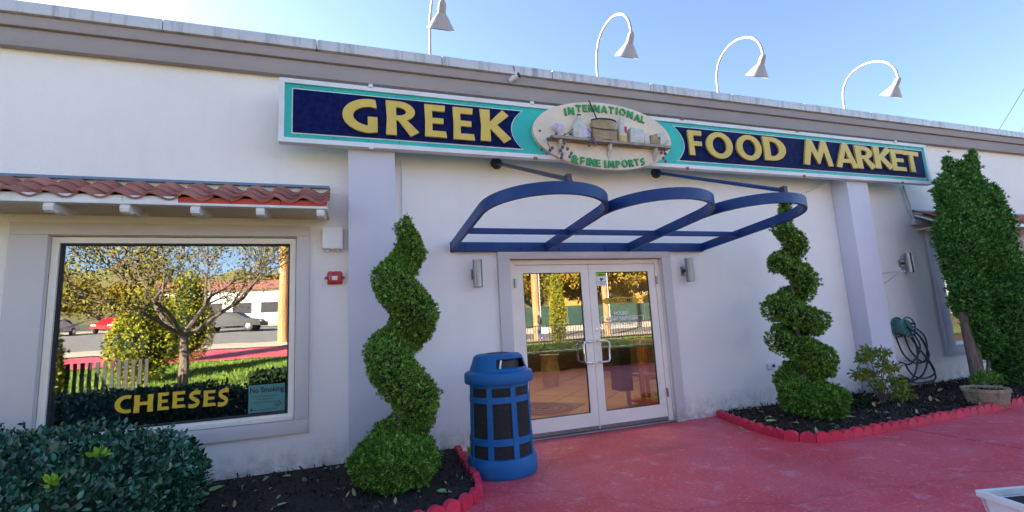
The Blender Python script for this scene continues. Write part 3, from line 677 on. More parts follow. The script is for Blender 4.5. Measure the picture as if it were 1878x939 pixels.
# curved green lettering
def curved(word, pxs, pys, h, wds, tilt):
    for ch, px, py, w_, tl in zip(word, pxs, pys, wds, tilt):
        c = at(px, py, OY-.015)
        if ch == '&':
            cu = bpy.data.curves.new('t', 'FONT'); cu.body = '&'; cu.size = h*1.3; cu.align_x = 'CENTER'; cu.extrude = .008; cu.offset = .010; me = to_mesh(cu); link('letter', me, MT['green'], ov, (c.x, OY-.008, c.z-h*.45), (0, R(tl), 0)); continue
        me = glyph(ch, w_, h, .014, .0); me.transform(Matrix.Translation((-w_/2, 0, -h/2))); link('letter', me, MT['green'], ov, (c.x, OY-.008, c.z), (0, R(tl), 0))
zf = lambda zx, zy: (960+zx/5.523, 160+zy/5.523)
IN = [(428,248),(485,238),(560,212),(625,212),(685,210),(745,215),(820,222),(892,230),(948,238),(1005,250),(1082,275),(1155,308),(1212,325)]
IW = [.028,.085,.075,.065,.07,.085,.09,.075,.028,.095,.09,.095,.06]
TL = [-9,-6,-3,-1,0,2,3,5,6,8,10,14,18]
curved('INTERNATIONAL', [zf(*p)[0] for p in IN], [zf(*p)[1] for p in IN], .094, IW, TL)
FN = [(515,722),(600,742),(652,752),(700,758),(762,768),(832,776),(892,778),(960,778),(1030,772),(1095,768),(1150,758),(1210,752)]
FWd = [.1,.06,.028,.085,.065,.028,.105,.06,.09,.07,.07,.06]
curved('&FINEIMPORTS', [zf(*p)[0] for p in FN], [zf(*p)[1] for p in FN], .094, FWd, [10,6,5,4,2,0,-2,-4,-6,-8,-10,-12])
for p in ((990, 240), (1224, 259)):
    c = at(*p, OY); MB().lathe([(.014, 0), (.014, .005), (0, .007)], 10, axis='Y').build('bolt', MT['iron'], ov, loc=(c.x, OY, c.z))

# ================================================================== BLUE CANOPY FRAME
cn = thing('canopy_frame', 'blue steel entrance canopy frame of three open rounded hoops', 'canopy', (2.88, 0, 2.3))
cn.location = (0, 0, 0)
Lc, Wc, SLc, z0c, HB, TB = 1.40, .595, .08, 2.295, .105, .035
def band(pts, name, h=HB, t=TB):
    """flat bar following pts (x,y,z) with height h and thickness t; mitred at bends"""
    bm = bmesh.new(); rings = []
    pts = [Vector(p) for p in pts]
    for i, p in enumerate(pts):
        tv = (pts[min(i+1, len(pts)-1)]-pts[max(i-1, 0)]); tv.z = 0; tv.normalize(); nv = Vector((-tv.y, tv.x, 0))*t/2
        rings.append([bm.verts.new(p+nv-Vector((0, 0, h/2))), bm.verts.new(p-nv-Vector((0, 0, h/2))), bm.verts.new(p-nv+Vector((0, 0, h/2))), bm.verts.new(p+nv+Vector((0, 0, h/2)))])
    for i in range(len(rings)-1):
        for k in range(4): bm.faces.new((rings[i][k], rings[i][(k+1) % 4], rings[i+1][(k+1) % 4], rings[i+1][k]))
    bm.faces.new(rings[0]); bm.faces.new(rings[-1][::-1]); bmesh.ops.recalc_face_normals(bm, faces=bm.faces)
    bmesh.ops.bevel(bm, geom=[e for e in bm.edges if e.calc_length() > .2 and len(pts) < 3], offset=.003, segments=1, affect='EDGES')
    me = bpy.data.meshes.new(name); bm.to_mesh(me); bm.free(); smooth_angle(me, 30); return link(name, me, MT['blue'], cn)
zc = lambda y: z0c+SLc*(-y)
band([(1.07, -.03, z0c), (4.67, -.03, z0c)], 'wall_bar', .115, .05)
for k in range(3):
    cx_ = 1.09+Wc+2*Wc*k; a_ = [math.pi-math.pi*i/28 for i in range(29)]
    r_ = Wc
    pts = [(cx_+r_*math.cos(a), -Lc-r_*math.sin(a), zc(-Lc-r_*math.sin(a))) for a in a_]
    if k == 0: pts = [(cx_-r_, -.058, zc(-.058)), (cx_-r_, -.7, zc(-.7))]+pts
    else: pts = pts[1:]
    pts = pts+[(cx_+r_, -.7, zc(-.7)), (cx_+r_, -.058, zc(-.058))]
    band(pts, 'hoop')
for k in range(3):
    x0 = 1.09+2*Wc*k; band([(x0+.02, -.72, zc(-.72)-.005), (x0+2*Wc-.02, -.72, zc(-.72)-.005)], 'cross_bar', .06, .035)
bo_ = MB().lathe([(.014, 0), (.014, .010), (0, .012)], 6, axis='Y').me('bolt'); bo_.materials.append(MT['blue'])
for X in (1.25, 1.95, 2.45, 3.1, 3.65, 4.3):
    for z in (z0c-.025, z0c+.025): link('bolt', bo_, None, cn, (X, -.055, z))
for X in (1.69, 4.03):
    p0 = Vector((X, -.02, 3.36)); p1 = Vector((X, -1.96, zc(-1.96)+.09))
    MB().tube([p0, p1], .021, 8).build('stay_rod', MT['iron'] if X < 2 else MT['blue'], cn, sm=60)
    MB().lathe([(.0, 0), (.075, 0), (.075, .02), (.06, .05), (.03, .07), (0, .075)], 18, axis='Y').build('wall_mount', MT['iron'], cn, loc=(X, -.002, 3.36), sm=40)
    b = MB(); b.box(X-.022, X+.022, -2.01, -1.95, zc(-1.96)+.03, zc(-1.96)+.12, .004); b.box(X-.035, X+.035, -1.995, -1.965, zc(-1.96)+.055, zc(-1.96)+.075); b.build('clevis', MT['iron'], cn)

# ================================================================== THINGS FIXED TO THE WALL AND ROOF
def gooseneck(X, label):
    t = thing('gooseneck_lamp', label, 'lamp', (X, 0, TOP), group='gooseneck lamps along the parapet')
    Q = [Vector((0, q[0], q[1])) for q in catmull([(0, 0), (0, .2), (-.012, .36), (-.055, .49), (-.14, .60), (-.29, .67), (-.46, .675), (-.62, .62), (-.76, .51), (-.845, .35), (-.865, .19)], 6)]
    MB().tube(Q, .0165, 10).build('arm', MT['lamp'], t, sm=60)
    e = Q[-1]
    MB().lathe([(.0, .025), (.025, .02), (.042, -.02), (.046, -.11), (.06, -.125), (.148, -.26), (.150, -.27), (.142, -.265), (.056, -.135), (.0, -.13)], 28).build('lamp_shade', MT['lamp'], t, loc=e, rot=(R(33), 0, 0), sm=40)
    MB().lathe([(.0, 0), (.085, 0), (.085, .018), (.04, .03), (.035, .06), (0, .06)], 16, (0, 0, .001)).build('base_flange', MT['iron'], t, sm=40)
    return t
g1 = gooseneck(.91, 'leftmost white gooseneck lamp on the parapet above the word GREEK')
for X, lb in ((3.24, 'white gooseneck lamp on the parapet directly above the oval plaque'), (5.32, 'white gooseneck lamp on the parapet above the word FOOD'), (8.01, 'rightmost white gooseneck lamp on the parapet above the word MARKET')):
    c = copy_tree(g1); c.location.x = X; c['label'] = lb
def wall_light(X, z, label):
    t = thing('wall_light', label, 'lamp', (X, 0, z), group='brushed steel cylinder wall lights')
    MB().box(-.05, .05, -.022, -.001, -.06, .06, .004).build('back_plate', MT['steel'], t)
    MB().box(-.018, .018, -.08, -.023, -.02, .02).build('bracket', MT['iron'], t)
    b = MB(); b.lathe([(.0, -.15), (.048, -.15), (.055, -.16), (.055, .16), (.048, .16), (.048, .14), (0, .14)], 24, (0, -.13, 0)); b.build('cylinder_body', MT['steel'], t, sm=40)
    return t
wl = wall_light(1.36, 1.97, 'steel cylinder wall light left of the entrance doors, over the blue bin')
c = copy_tree(wl); c.location = (4.33, 0, 1.97); c['label'] = 'steel cylinder wall light right of the entrance doors under the canopy end'
c = copy_tree(wl); c.location = (8.74, 0, 2.03); c['label'] = 'steel cylinder wall light beyond the right pilaster above the hose reel'
# security camera
t = thing('security_camera', 'small white bullet security camera under the coping', 'camera', (1.93, -.13, 4.47))
MB().lathe([(.03, 0), (.03, .012), (0, .013)], 14, axis='Y').build('mount', MT['white'], t, loc=(0, 0, 0)); MB().tube([(0, -.01, 0), (0, -.05, -.02), (-.0, -.06, -.03)], .012, 8).build('neck', MT['white'], t)
o = MB().tube([(-.04, .0, -.05), (.04, -.10, -.02)], .032, 16).build('barrel', MT['white'], t, sm=40); MB().tube([(.0405, -.1006, -.0197), (.05, -.112, -.016)], .034, 16).build('lens', MT['dark'], t, sm=40)
MB().tube([(0, .02, .0), (.01, -.045, .08), (.0, -.045, .15)], .004, 6).build('cable', MT['dark'], t)
# emergency light
t = thing('emergency_light', 'white box emergency light beside the left pilaster', 'light fixture', (-.215, 0, 2.385))
MB().box(-.105, .105, -.10, -.002, -.12, .115, .018).build('housing', MT['whiteink'], t, sm=40)
for dx in (-.05, .05): MB().lathe([(0, 0), (.018, 0), (.022, -.02), (0, -.02)], 12, (dx, -.06, -.12)).build('lamp_head', MT['chrome'], t)
# fire alarm
t = thing('fire_alarm', 'red square fire alarm strobe under the white box light', 'alarm', (-.195, 0, 1.96))
MB().box(-.075, .075, -.035, -.002, -.07, .06, .012).build('back_box', MT['red'], t, sm=40)
b = MB(); b.box(-.068, -.012, -.06, -.036, -.058, .068, .01); b.box(-.010, .068, -.058, -.0365, -.058, .068, .01); b.box(-.10, -.076, -.03, -.004, -.012, .012, .004); b.box(.076, .10, -.03, -.004, -.012, .012, .004); b.build('horn_cover', MT['red'], t, sm=40)
box('strobe', MT['whiteink'], t, -.028, .028, -.072, -.061, -.03, .015, .005)
for z in (-.02, -.005, .01): box('slot', MT['whiteink'], t, -.055, -.045, -.0625, -.0605, z, z+.006)
# conduits
def pipe(label, pts, r, m='white'):
    o = MB().tube(pts, r, 8).build('conduit_pipe', MT[m], None, sm=60); tag(o, label, 'pipe'); return o
pipe('thin white conduit running down the wall beside the left pilaster', [(.535, -.02, 3.33), (.53, -.02, 2.62), (.52, -.02, .9)], .011)
pipe('thin grey conduit from the sign down to the right awning junction box', [(9.10, -.025, 3.40), (9.17, -.025, 3.1), (9.22, -.025, 2.79)], .016, 'pilaster')
pipe('thin white slanting stay under the right end of the sign', [at(1525, 331, -.1), at(1479, 353, -.02)], .010)
t = thing('junction_box', 'small grey junction box below the corner of the right awning', 'box', (9.23, 0, 2.74)); MB().box(-.07, .07, -.08, -.002, -.045, .045, .006).build('housing', MT['pilaster'], t, sm=40); MB().box(-.075, .075, -.088, -.081, -.05, .05, .003).build('cover', MT['pilaster'], t)
t = thing('wall_outlet', 'small white weatherproof outlet low on the wall beside the right spiral topiary', 'outlet', (5.66, 0, .58)); MB().box(-.07, .07, -.03, -.002, -.045, .045, .008).build('plate', MT['white'], t, sm=40); MB().box(.0, .045, -.036, -.031, -.02, .02, .002).build('socket', MT['iron'], t)
b = MB(); b.tube([(8.05, -.02, 1.86), (8.05, -.02, 1.60)], .007, 6); b.tube([(8.05, -.02, 1.86), (8.05, -.42, 1.86), (8.05, -.46, 1.84), (8.05, -.47, 1.87)], .007, 6); b.tube([(8.05, -.02, 1.62), (8.05, -.40, 1.85)], .006, 6)
tag(b.build('plant_bracket', MT['pilaster']), 'empty thin metal hanging-plant bracket on the wall right of the right pilaster', 'bracket')
# hose reel + hose
HR = at(1659, 600, -.12)
t = thing('hose_reel', 'green wall mounted hose reel bracket behind the right pilaster', 'hose reel', (HR.x, 0, HR.z))
MB().box(-.10, .10, -.02, -.002, -.13, .13, .006).build('wall_plate', MT['reel'], t)
b = MB(); b.lathe([(.10, .02), (.12, .02), (.12, .16), (.10, .16)], 26, axis='Y'); b.build('drum', MT['reel'], t, sm=40)
for yy in (-.02, -.18):
    b = MB(); b.tube([(.155*math.cos(k*math.pi/14), yy, .155*math.sin(k*math.pi/14)) for k in range(29)], .013, 6)
    for k in range(4): a = k*math.pi/2+.5; b.tube([(0, yy, 0), (.15*math.cos(a), yy, .15*math.sin(a))], .010, 6)
    b.build('reel_flange', MT['reel'], t, sm=60)
MB().tube([(.07, -.18, .05), (.07, -.24, .05)], .012, 8).build('crank', MT['iron'], t)
b = MB()
hz_ = [[(1655,600),(1668,640),(1692,664),(1700,650),(1697,620),(1680,602),(1662,598)], [(1660,602),(1678,630),(1703,662),(1716,690),(1708,702),(1680,702),(1665,694),(1652,690)],
      [(1643,618),(1656,648),(1672,663),(1686,666),(1700,660)], [(1668,605),(1682,640),(1680,680),(1668,700),(1656,706)], [(1676,604),(1692,625),(1702,650),(1696,680),(1684,694),(1668,698),(1652,688)], [(1660,668),(1672,686),(1690,694),(1708,690),(1714,680),(1702,658)], [(1664,600),(1688,618),(1700,640),(1703,656),(1690,690),(1660,700)], [(1650,664),(1668,668),(1684,650),(1687,632),(1676,612)]]
for i, h in enumerate(hz_):
    P_ = [at(p[0], p[1], -.06-.022*i) for p in h]; P_ = [Vector((p.x, p.y, max(p.z, .10))) for p in P_]
    Q = []
    for k in range(3): pass
    c2 = catmull([tuple(p) for p in P_], 6); b.tube([Vector(q) for q in c2], .013, 7)
tag(b.build('garden_hose', MT['hoseg'], sm=60), 'dark green garden hose hanging in loose coils from the reel', 'hose')
t = thing('tap', 'small brass hose tap low on the wall below the reel', 'tap', (at(1658, 661).x, 0, .45)); MB().tube([(0, 0, 0), (0, -.06, 0), (0, -.08, -.03)], .012, 8).build('spout', MT['chrome'], t); MB().tube([(0, -.05, .01), (0, -.05, .035)], .008, 6).build('stem', MT['chrome'], t); MB().box(-.03, .03, -.056, -.044, .036, .044).build('handle', MT['iron'], t)

# ---- lettering and notices on the glass
wlt = thing('window_lettering', 'golden word CHEESES arched on the shop window glass', 'lettering', (0, 0, 0))
MT['cheese'] = mat('lettering_gold', (.75, .48, .02), .5, (.68, .42, .02), 8)
ch = [('C',210,240,726,758),('H',245,281,724,756),('E',289,310,720,752),('E',316,340,718,748),('S',345,368,717,747),('E',373,396,716,745),('S',399,420,713,744)]
for c_, a, b_, t_, bo in ch:
    X0, X1 = at(a, (t_+bo)/2, .05).x, at(b_, (t_+bo)/2, .05).x; xm = (a+b_)/2; letter(c_, X0, X1, at(xm, bo, .05).z, at(xm, t_, .05).z, .054, .002, MT['cheese'], wlt)
MT['notice'] = mat('notice_green', (.07, .25, .235), .5, (.06, .22, .21), 4)
ns = thing('no_smoking_sign', 'pale green No Smoking notice in the lower right corner of the shop window', 'sign', (0, 0, 0))
box('card', MT['notice'], ns, -1.005, -.675, .0495, .0535, .625, .895)
text('No Smoking', -.84, .82, .049, .072, MT['ink'], ns, off=.002, sx=.86)
for i, s_ in enumerate(('Smoking is prohibited by law', 'in this establishment', 'except in designated areas')): text(s_, -.86, .775-.028*i, .049, .020, MT['ink'], ns, sx=.9)
b = MB(); b.lathe([(.021, 0), (.021, .0006), (.026, .0006), (.026, 0)], 24, axis='Y', skip=lambda i, a: False); b.box(-.022, .022, -.0008, -.0001, -.003, .003); b.build('no_smoking_symbol', MT['ink'], ns, loc=(-.735, .0493, .70), rot=(0, R(-40), 0))
box('logo_block', MT['ink'], ns, -.985, -.965, .0485, .0492, .645, .665); text('Department of Public Health', -.85, .645, .049, .018, MT['ink'], ns)
MT['carton'] = mat('carton_blue_grey', (.10, .22, .28), .7, (.08, .18, .24), 3)
def carton(x0, x1, y0, y1, z0, z1, lab):
    t = thing('carton', lab, 'box', (0, 0, 0), group='cartons in the shop window'); box('carton_body', MT['carton'], t, x0, x1, y0, y1, z0, z1, .004); box('lid_flap', MT['carton'], t, x0-.003, x1+.003, y0-.003, y1, z1+.001, z1+.012)
    text('CRETA', (x0+x1)/2+.06, z1-.16, y0-.004, .075, MT['ink'], t, off=.003, sx=.9); text('VERDE', (x0+x1)/2+.06, z1-.235, y0-.004, .075, MT['ink'], t, off=.003, sx=.9); return t
carton(-2.62, -2.16, .33, .7, .551, .80, 'lower blue grey carton marked CRETA VERDE behind the shop window'); carton(-2.61, -2.17, .34, .7, .813, 1.10, 'upper blue grey carton marked CRETA VERDE behind the shop window')
# door stickers
ds = thing('camera_sticker', 'small white and green camera warning sticker at the top of the right door glass', 'sticker', (0, 0, 0)); GY = .0625
box('card', MT['whiteink'], ds, 3.00, 3.155, GY-.003, GY-.0005, 1.80, 1.975); MT['lime'] = mat('lime_print', (.35, .62, .02), .5); box('header', MT['lime'], ds, 3.003, 3.152, GY-.0045, GY-.0032, 1.925, 1.972)
text('SMILE', 3.077, 1.935, GY-.005, .036, MT['ink'], ds, off=.001); b = MB(); b.box(3.05, 3.10, GY-.005, GY-.0032, 1.88, 1.90); b.box(3.06, 3.075, GY-.005, GY-.0032, 1.862, 1.88); b.build('camera_symbol', MT['ink'], ds)
for i, s_ in enumerate(("YOU'RE ON", 'CAMERA')): text(s_, 3.077, 1.845-.026*i, GY-.0035, .022, MT['ink'], ds)
ws = thing('welcome_sign', 'yellow banner shaped WELCOME sign on the right door glass', 'sign', (0, 0, 0)); MT['wy'] = mat('welcome_yellow', (.62, .42, .02), .6, (.55, .36, .02), 6)
wz = 1.60; MB().poly([(a, GY-.004, wz+c) for a, c in ((3.05, 0), (3.12, .04), (3.2, .035), (3.28, .05), (3.38, .05), (3.46, .035), (3.56, .045), (3.62, 0), (3.56, -.045), (3.46, -.03), (3.38, -.05), (3.28, -.05), (3.2, -.035), (3.12, -.045))], (0, .003, 0)).build('board', MT['wy'], ws)
text('WELCOME', 3.335, wz-.025, GY-.005, .075, MT['ink'], ws, off=.001)
hs = thing('opening_hours', 'white opening hours lettering on the right door glass', 'lettering', (0, 0, 0))
text('HOURS', 3.32, 1.415, GY-.002, .062, MT['whiteink'], hs, off=.0016); text('MON-SAT 9:00AM-5:00PM', 3.335, 1.345, GY-.002, .056, MT['whiteink'], hs, off=.0016, sx=.76); text('CLOSED SUNDAY', 3.32, 1.28, GY-.002, .056, MT['whiteink'], hs, off=.0016)
frame(hs, 3.02, 3.66, 1.262, 1.395, GY-.0022, GY-.0012, .004, MT['whiteink'], 'outline')
# wooden display stand inside the right door
dsx = 4.05
t = thing('display_stand', 'orange brown wooden display stand just inside the right door', 'stand', (dsx, .85, .02)); MT['oak'] = mat('oak', (.50, .24, .06), .5, (.38, .17, .04), 4, 6, stretch=(10, 10, 1))
for xx in (0, .36):
    for yy in (0, .4): box('post', MT['oak'], t, xx, xx+.055, yy, yy+.05, 0, 1.02, .004)
for zz in (.98, .45, .05):
    box('shelf', MT['oak'], t, .056, .359, .0, .45, zz, zz+.03)
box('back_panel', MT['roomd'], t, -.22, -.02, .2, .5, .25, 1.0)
t2 = thing('floor_vase', 'brown pottery urn standing deeper inside the entrance hall', 'urn', (3.95, 4.1, .02)); MB().lathe([(0, 0), (.16, 0), (.2, .3), (.17, .6), (.22, .66), (0, .66)], 20).build('urn_body', MT['bucket'], t2, sm=50)

# ================================================================== TRASH CAN
BX, BY = 1.335, -.87
tc_ = thing('trash_can', 'round blue outdoor trash can with domed lid and dark mesh panels by the doors', 'trash can', (BX, BY, 0))
MB().lathe([(0, .004), (.325, .004), (.332, .02), (.330, .13), (.318, .165), (.30, .17), (0, .17)], 56).build('base_ring', MT['bin'], tc_, sm=35)
MB().lathe([(.297, .165), (.283, .83)], 56, skip=lambda i, a: False).build('mesh_panel', MT['binmesh'], tc_, sm=35)
rad = lambda z: .305-.02*(z-.17)/.66
for z0, z1 in ((.285, .345), (.655, .71), (.79, .835)):
    MB().lathe([(rad(z0)-.007, z0), (rad(z0)+.001, z0), (rad(z1)+.001, z1), (rad(z1)-.007, z1)], 56, skip=lambda i, a: False).build('hoop_band', MT['bin'], tc_, sm=35)
va = math.atan2(CAM.y-BY, CAM.x-BX)
for k in range(8):
    a = va+R(26)+k*math.pi/4; b = MB(); wd = .088
    for s_ in range(3):
        a0 = a-wd+2*wd*s_/3; a1 = a-wd+2*wd*(s_+1)/3
        b.poly([(rad(.165)*math.cos(a0)*1.012, rad(.165)*math.sin(a0)*1.012, .165), (rad(.165)*math.cos(a1)*1.012, rad(.165)*math.sin(a1)*1.012, .165), (rad(.835)*math.cos(a1)*1.012, rad(.835)*math.sin(a1)*1.012, .835), (rad(.835)*math.cos(a0)*1.012, rad(.835)*math.sin(a0)*1.012, .835)], (-.012*math.cos(a), -.012*math.sin(a), 0))
    b.build('upright_strap', MT['bin'], tc_)
oa = va+R(38)
def dang(a, b_): return abs((a-b_+math.pi) % (2*math.pi)-math.pi)
pr = [(.300, .822), (.328, .825), (.334, .84), (.334, .905), (.322, .925), (.283, .938), (.272, .965), (.256, 1.01), (.246, 1.045), (.236, 1.07), (.21, 1.088), (.12, 1.095), (.11, 1.088), (.0, 1.088)]
lid = MB().lathe(pr, 72, skip=lambda i, a: 6 <= i <= 7 and dang(a, oa) < R(40)).build('domed_lid', MT['bin'], tc_, sm=35)
so = lid.modifiers.new('thick', 'SOLIDIFY'); so.thickness = .012
MB().lathe([(.215, .93), (.20, 1.03), (.17, 1.06), (.0, 1.07)], 40, skip=lambda i, a: False).build('inner_dark_shell', MT['dark'], tc_, sm=35)  # dark shell added inside the lid so the opening reads dark
b = MB()
for a_ in (oa-R(34)+.02,):
    b.tube([(.247*math.cos(a_-.03+.02*k), .247*math.sin(a_-.03+.02*k), .955+.085*k/3) for k in range(4)], .009, 6)
b.build('liner_bag_edge', MT['whiteink'], tc_)
MB().lathe([(.0, 0), (.10, 0), (.10, .01), (0, .012)], 28, (0, 0, 1.089)).build('lid_cap', MT['dark'], tc_, sm=40)

# ================================================================== PLANTING BEDS, EDGING
def offset_path(P, step):
    P = [Vector((*p, 0)) for p in P]; Q = [Vector(q) for q in catmull([tuple(p) for p in P], 14)]; out = [(Q[0], (Q[1]-Q[0]).normalized())]; acc = 0
    for a, b_ in zip(Q[:-1], Q[1:]):
        L_ = (b_-a).length; t_ = (b_-a).normalized(); d = 0
        while acc+(L_-d) >= step:
            d += step-acc; acc = 0; out.append((a+t_*d, t_))
        acc += L_-d
    return out
def scallop_mesh(n, r=.077, th=.055):
    pts = [(-n*r*.92, 0)]
    pts = [(n*r*.92*1.0, -.02), (-n*r*.92, -.02)]; top = []
    for k in range(n):
        c = (-n+1+2*k)*r*.92
        for a in range(9):
            an = math.pi-(math.pi)*a/8
            top.append((c+r*.92*math.cos(an), .045+.058*math.sin(an)))
    pts = pts+top
    out = [pts[0]]
    for p in pts[1:]:
        if (abs(p[0]-out[-1][0])+abs(p[1]-out[-1][1])) > 1e-4: out.append(p)
    me = MB().poly([(a, -th/2, c) for a, c in out], (0, th, 0)).me('edging_block'); 
    smooth_angle(me, 40); me.materials.append(MT['kerb']); return me
SCM = scallop_mesh(1)
LP = [(1.06, -.05), (1.02, -.65), (.99, -1.25), (.90, -1.52), (.68, -1.70), (.30, -1.86), (-.3, -2.02), (-1.2, -2.3)]
RP = [(4.60, -.06), (4.45, -.6), (4.36, -1.05), (4.38, -1.38), (4.62, -1.57), (5.15, -1.61), (6.5, -1.58), (8.2, -1.52), (11, -1.42), (15, -1.3)]
def edging(P, label):
    t = thing('garden_edging', label, 'edging', (0, 0, 0), group='red scalloped bed edging')
    for p, tv in offset_path(P, .1425):
        link('edging_block', SCM, None, t, (p.x+tv.x*.071, p.y+tv.y*.071, random.uniform(-.006, .004)), (random.uniform(-.06, .06), random.uniform(-.012, .012), math.atan2(tv.y, tv.x)+random.uniform(-.03, .03)))
edging(LP, 'short curved run of red scalloped edging between the left bed and the blue bin'); edging(RP, 'long curved run of red scalloped edging round the right planting bed')
def bed(poly, name, z, ext, label):
    """earth heaped inside the edging"""
    xs = [p[0] for p in poly]; ys = [p[1] for p in poly]
    def inside(x, y):
        c = False; j = len(poly)-1
        for i in range(len(poly)):
            xi, yi = poly[i]; xj, yj = poly[j]
            if (yi > y) != (yj > y) and x < (xj-xi)*(y-yi)/(yj-yi)+xi: c = not c
            j = i
        return c
    b = bmesh.new(); vs = [b.verts.new((x, y, z)) for x, y in poly]; f = b.faces.new(vs)
    if f.normal.z < 0: f.normal_flip()
    ret = bmesh.ops.extrude_face_region(b, geom=[f]); 
    for v in vs: pass
    top = [v for v in ret['geom'] if isinstance(v, bmesh.types.BMVert)]
    for v in top: v.co.z -= .12
    bmesh.ops.recalc_face_normals(b, faces=b.faces)
    me = bpy.data.meshes.new(name); b.to_mesh(me); b.free(); o = link(name, me, MT['mulch']); tag(o, kind='structure')
    def pts(n):
        out = []
        while len(out) < n:
            x, y = random.uniform(min(xs), max(xs)), random.uniform(min(ys), max(ys))
            if inside(x, y): out.append((x, y, z))
        return np.array(out)
    return pts
LPp = [(p.x-.02, p.y+.02) for p, t in offset_path(LP, .12)]; RPp = [(p.x+.025, p.y+.015) for p, t in offset_path(RP, .2)]
ptsL = bed([(-9, -.005), (.95+.1, -.005)]+LPp+[(-1.25, -7), (-9, -7)], 'mulch_bed', .045, 0, '')
ptsR = bed([(15, -.005), (4.62, -.005)]+RPp, 'mulch_bed', .045, 0, '')
for pts, nn_, lab, rej in ((ptsL, 26000, 'dark bark mulch chips covering the left bed', None), (ptsR, 16000, 'dark bark mulch chips covering the right bed', None)):
    P = pts(nn_)
    if pts is ptsL: P = P[(P[:, 0] > -3.4) & (P[:, 1] > -3.6)]
    P[:, 2] += rng.uniform(-.004, .014, len(P))
    cloud('mulch_chips', P, np.tile([0, 0, 1.], (len(P), 1)), .034, 'chip', MT['chip'], along=.15, rnd=.7, up=0, szvar=.7, width=.55, tagk=dict(label=lab, cat='mulch', kind='stuff'))
MT['lit1'] = mat('fallen_leaf', (.20, .30, .10), .6, (.30, .26, .14), 12, 3, island=(.42, .30, .16))
P = ptsR(420); P[:, 2] += .02; cloud('leaf_litter', P, np.tile([0, 0, 1.], (len(P), 1)), .05, 'oval', MT['lit1'], along=.1, up=.05, rnd=.6, szvar=.6, tagk=dict(label='scattered pale fallen leaves on the mulch of the right bed', cat='leaf litter', kind='stuff'))
P = ptsL(700); P = P[(P[:, 0] > -1.2) & (P[:, 1] > -2.2)]; P[:, 2] += .02; cloud('leaf_litter', P, np.tile([0, 0, 1.], (len(P), 1)), .045, 'oval', MT['lit1'], along=.1, up=.05, rnd=.6, szvar=.6, tagk=dict(label='scattered pale fallen leaves on the mulch of the left bed', cat='leaf litter', kind='stuff'))
# fallen leaves big enough to pick out
LF = bpy.data.meshes.new('leaf'); 
LF.from_pydata([(0, 0, .004), (.25, .3, .05), (.2, .7, .06), (0, 1, .0), (-.2, .7, .05), (-.25, .3, .06), (0, .5, 0)], [], [(0, 1, 2, 6), (6, 2, 3, 4), (0, 6, 4, 5)])
LF.materials.append(mat('green_fallen_leaf', (.22, .42, .12), .5, (.30, .46, .20), 5, objrand=.2))
for (px, py, s_, lab) in ((380,902,.15,'long light green fallen leaf left of the left topiary'),(508,928,.13,'light green fallen leaf at the bottom edge of the left bed'),(800,900,.13,'green fallen leaf between the left topiary and the red edging'),(520,872,.11,'green fallen leaf near the wall in the left bed'),(1405,773,.16,'pale green fallen leaf left of the right topiary foot'),(1450,775,.16,'pale green fallen leaf under the right topiary'),(1520,778,.16,'pale green fallen leaf just right of the right topiary foot'),(1572,765,.16,'pale green fallen leaf between the right topiary and the red leaved shrub'),(1358,783,.10,'green fallen leaf on the red pavement at the edging corner')):
    p = gr(px, py, .075 if px != 1358 else .01); o = link('fallen_leaf', LF, None, None, p, (random.uniform(-.2, .2), random.uniform(-.2, .2), random.uniform(0, 6))); o.scale = (s_, s_, s_); tag(o, lab, 'leaf', 'fallen leaves in the beds')

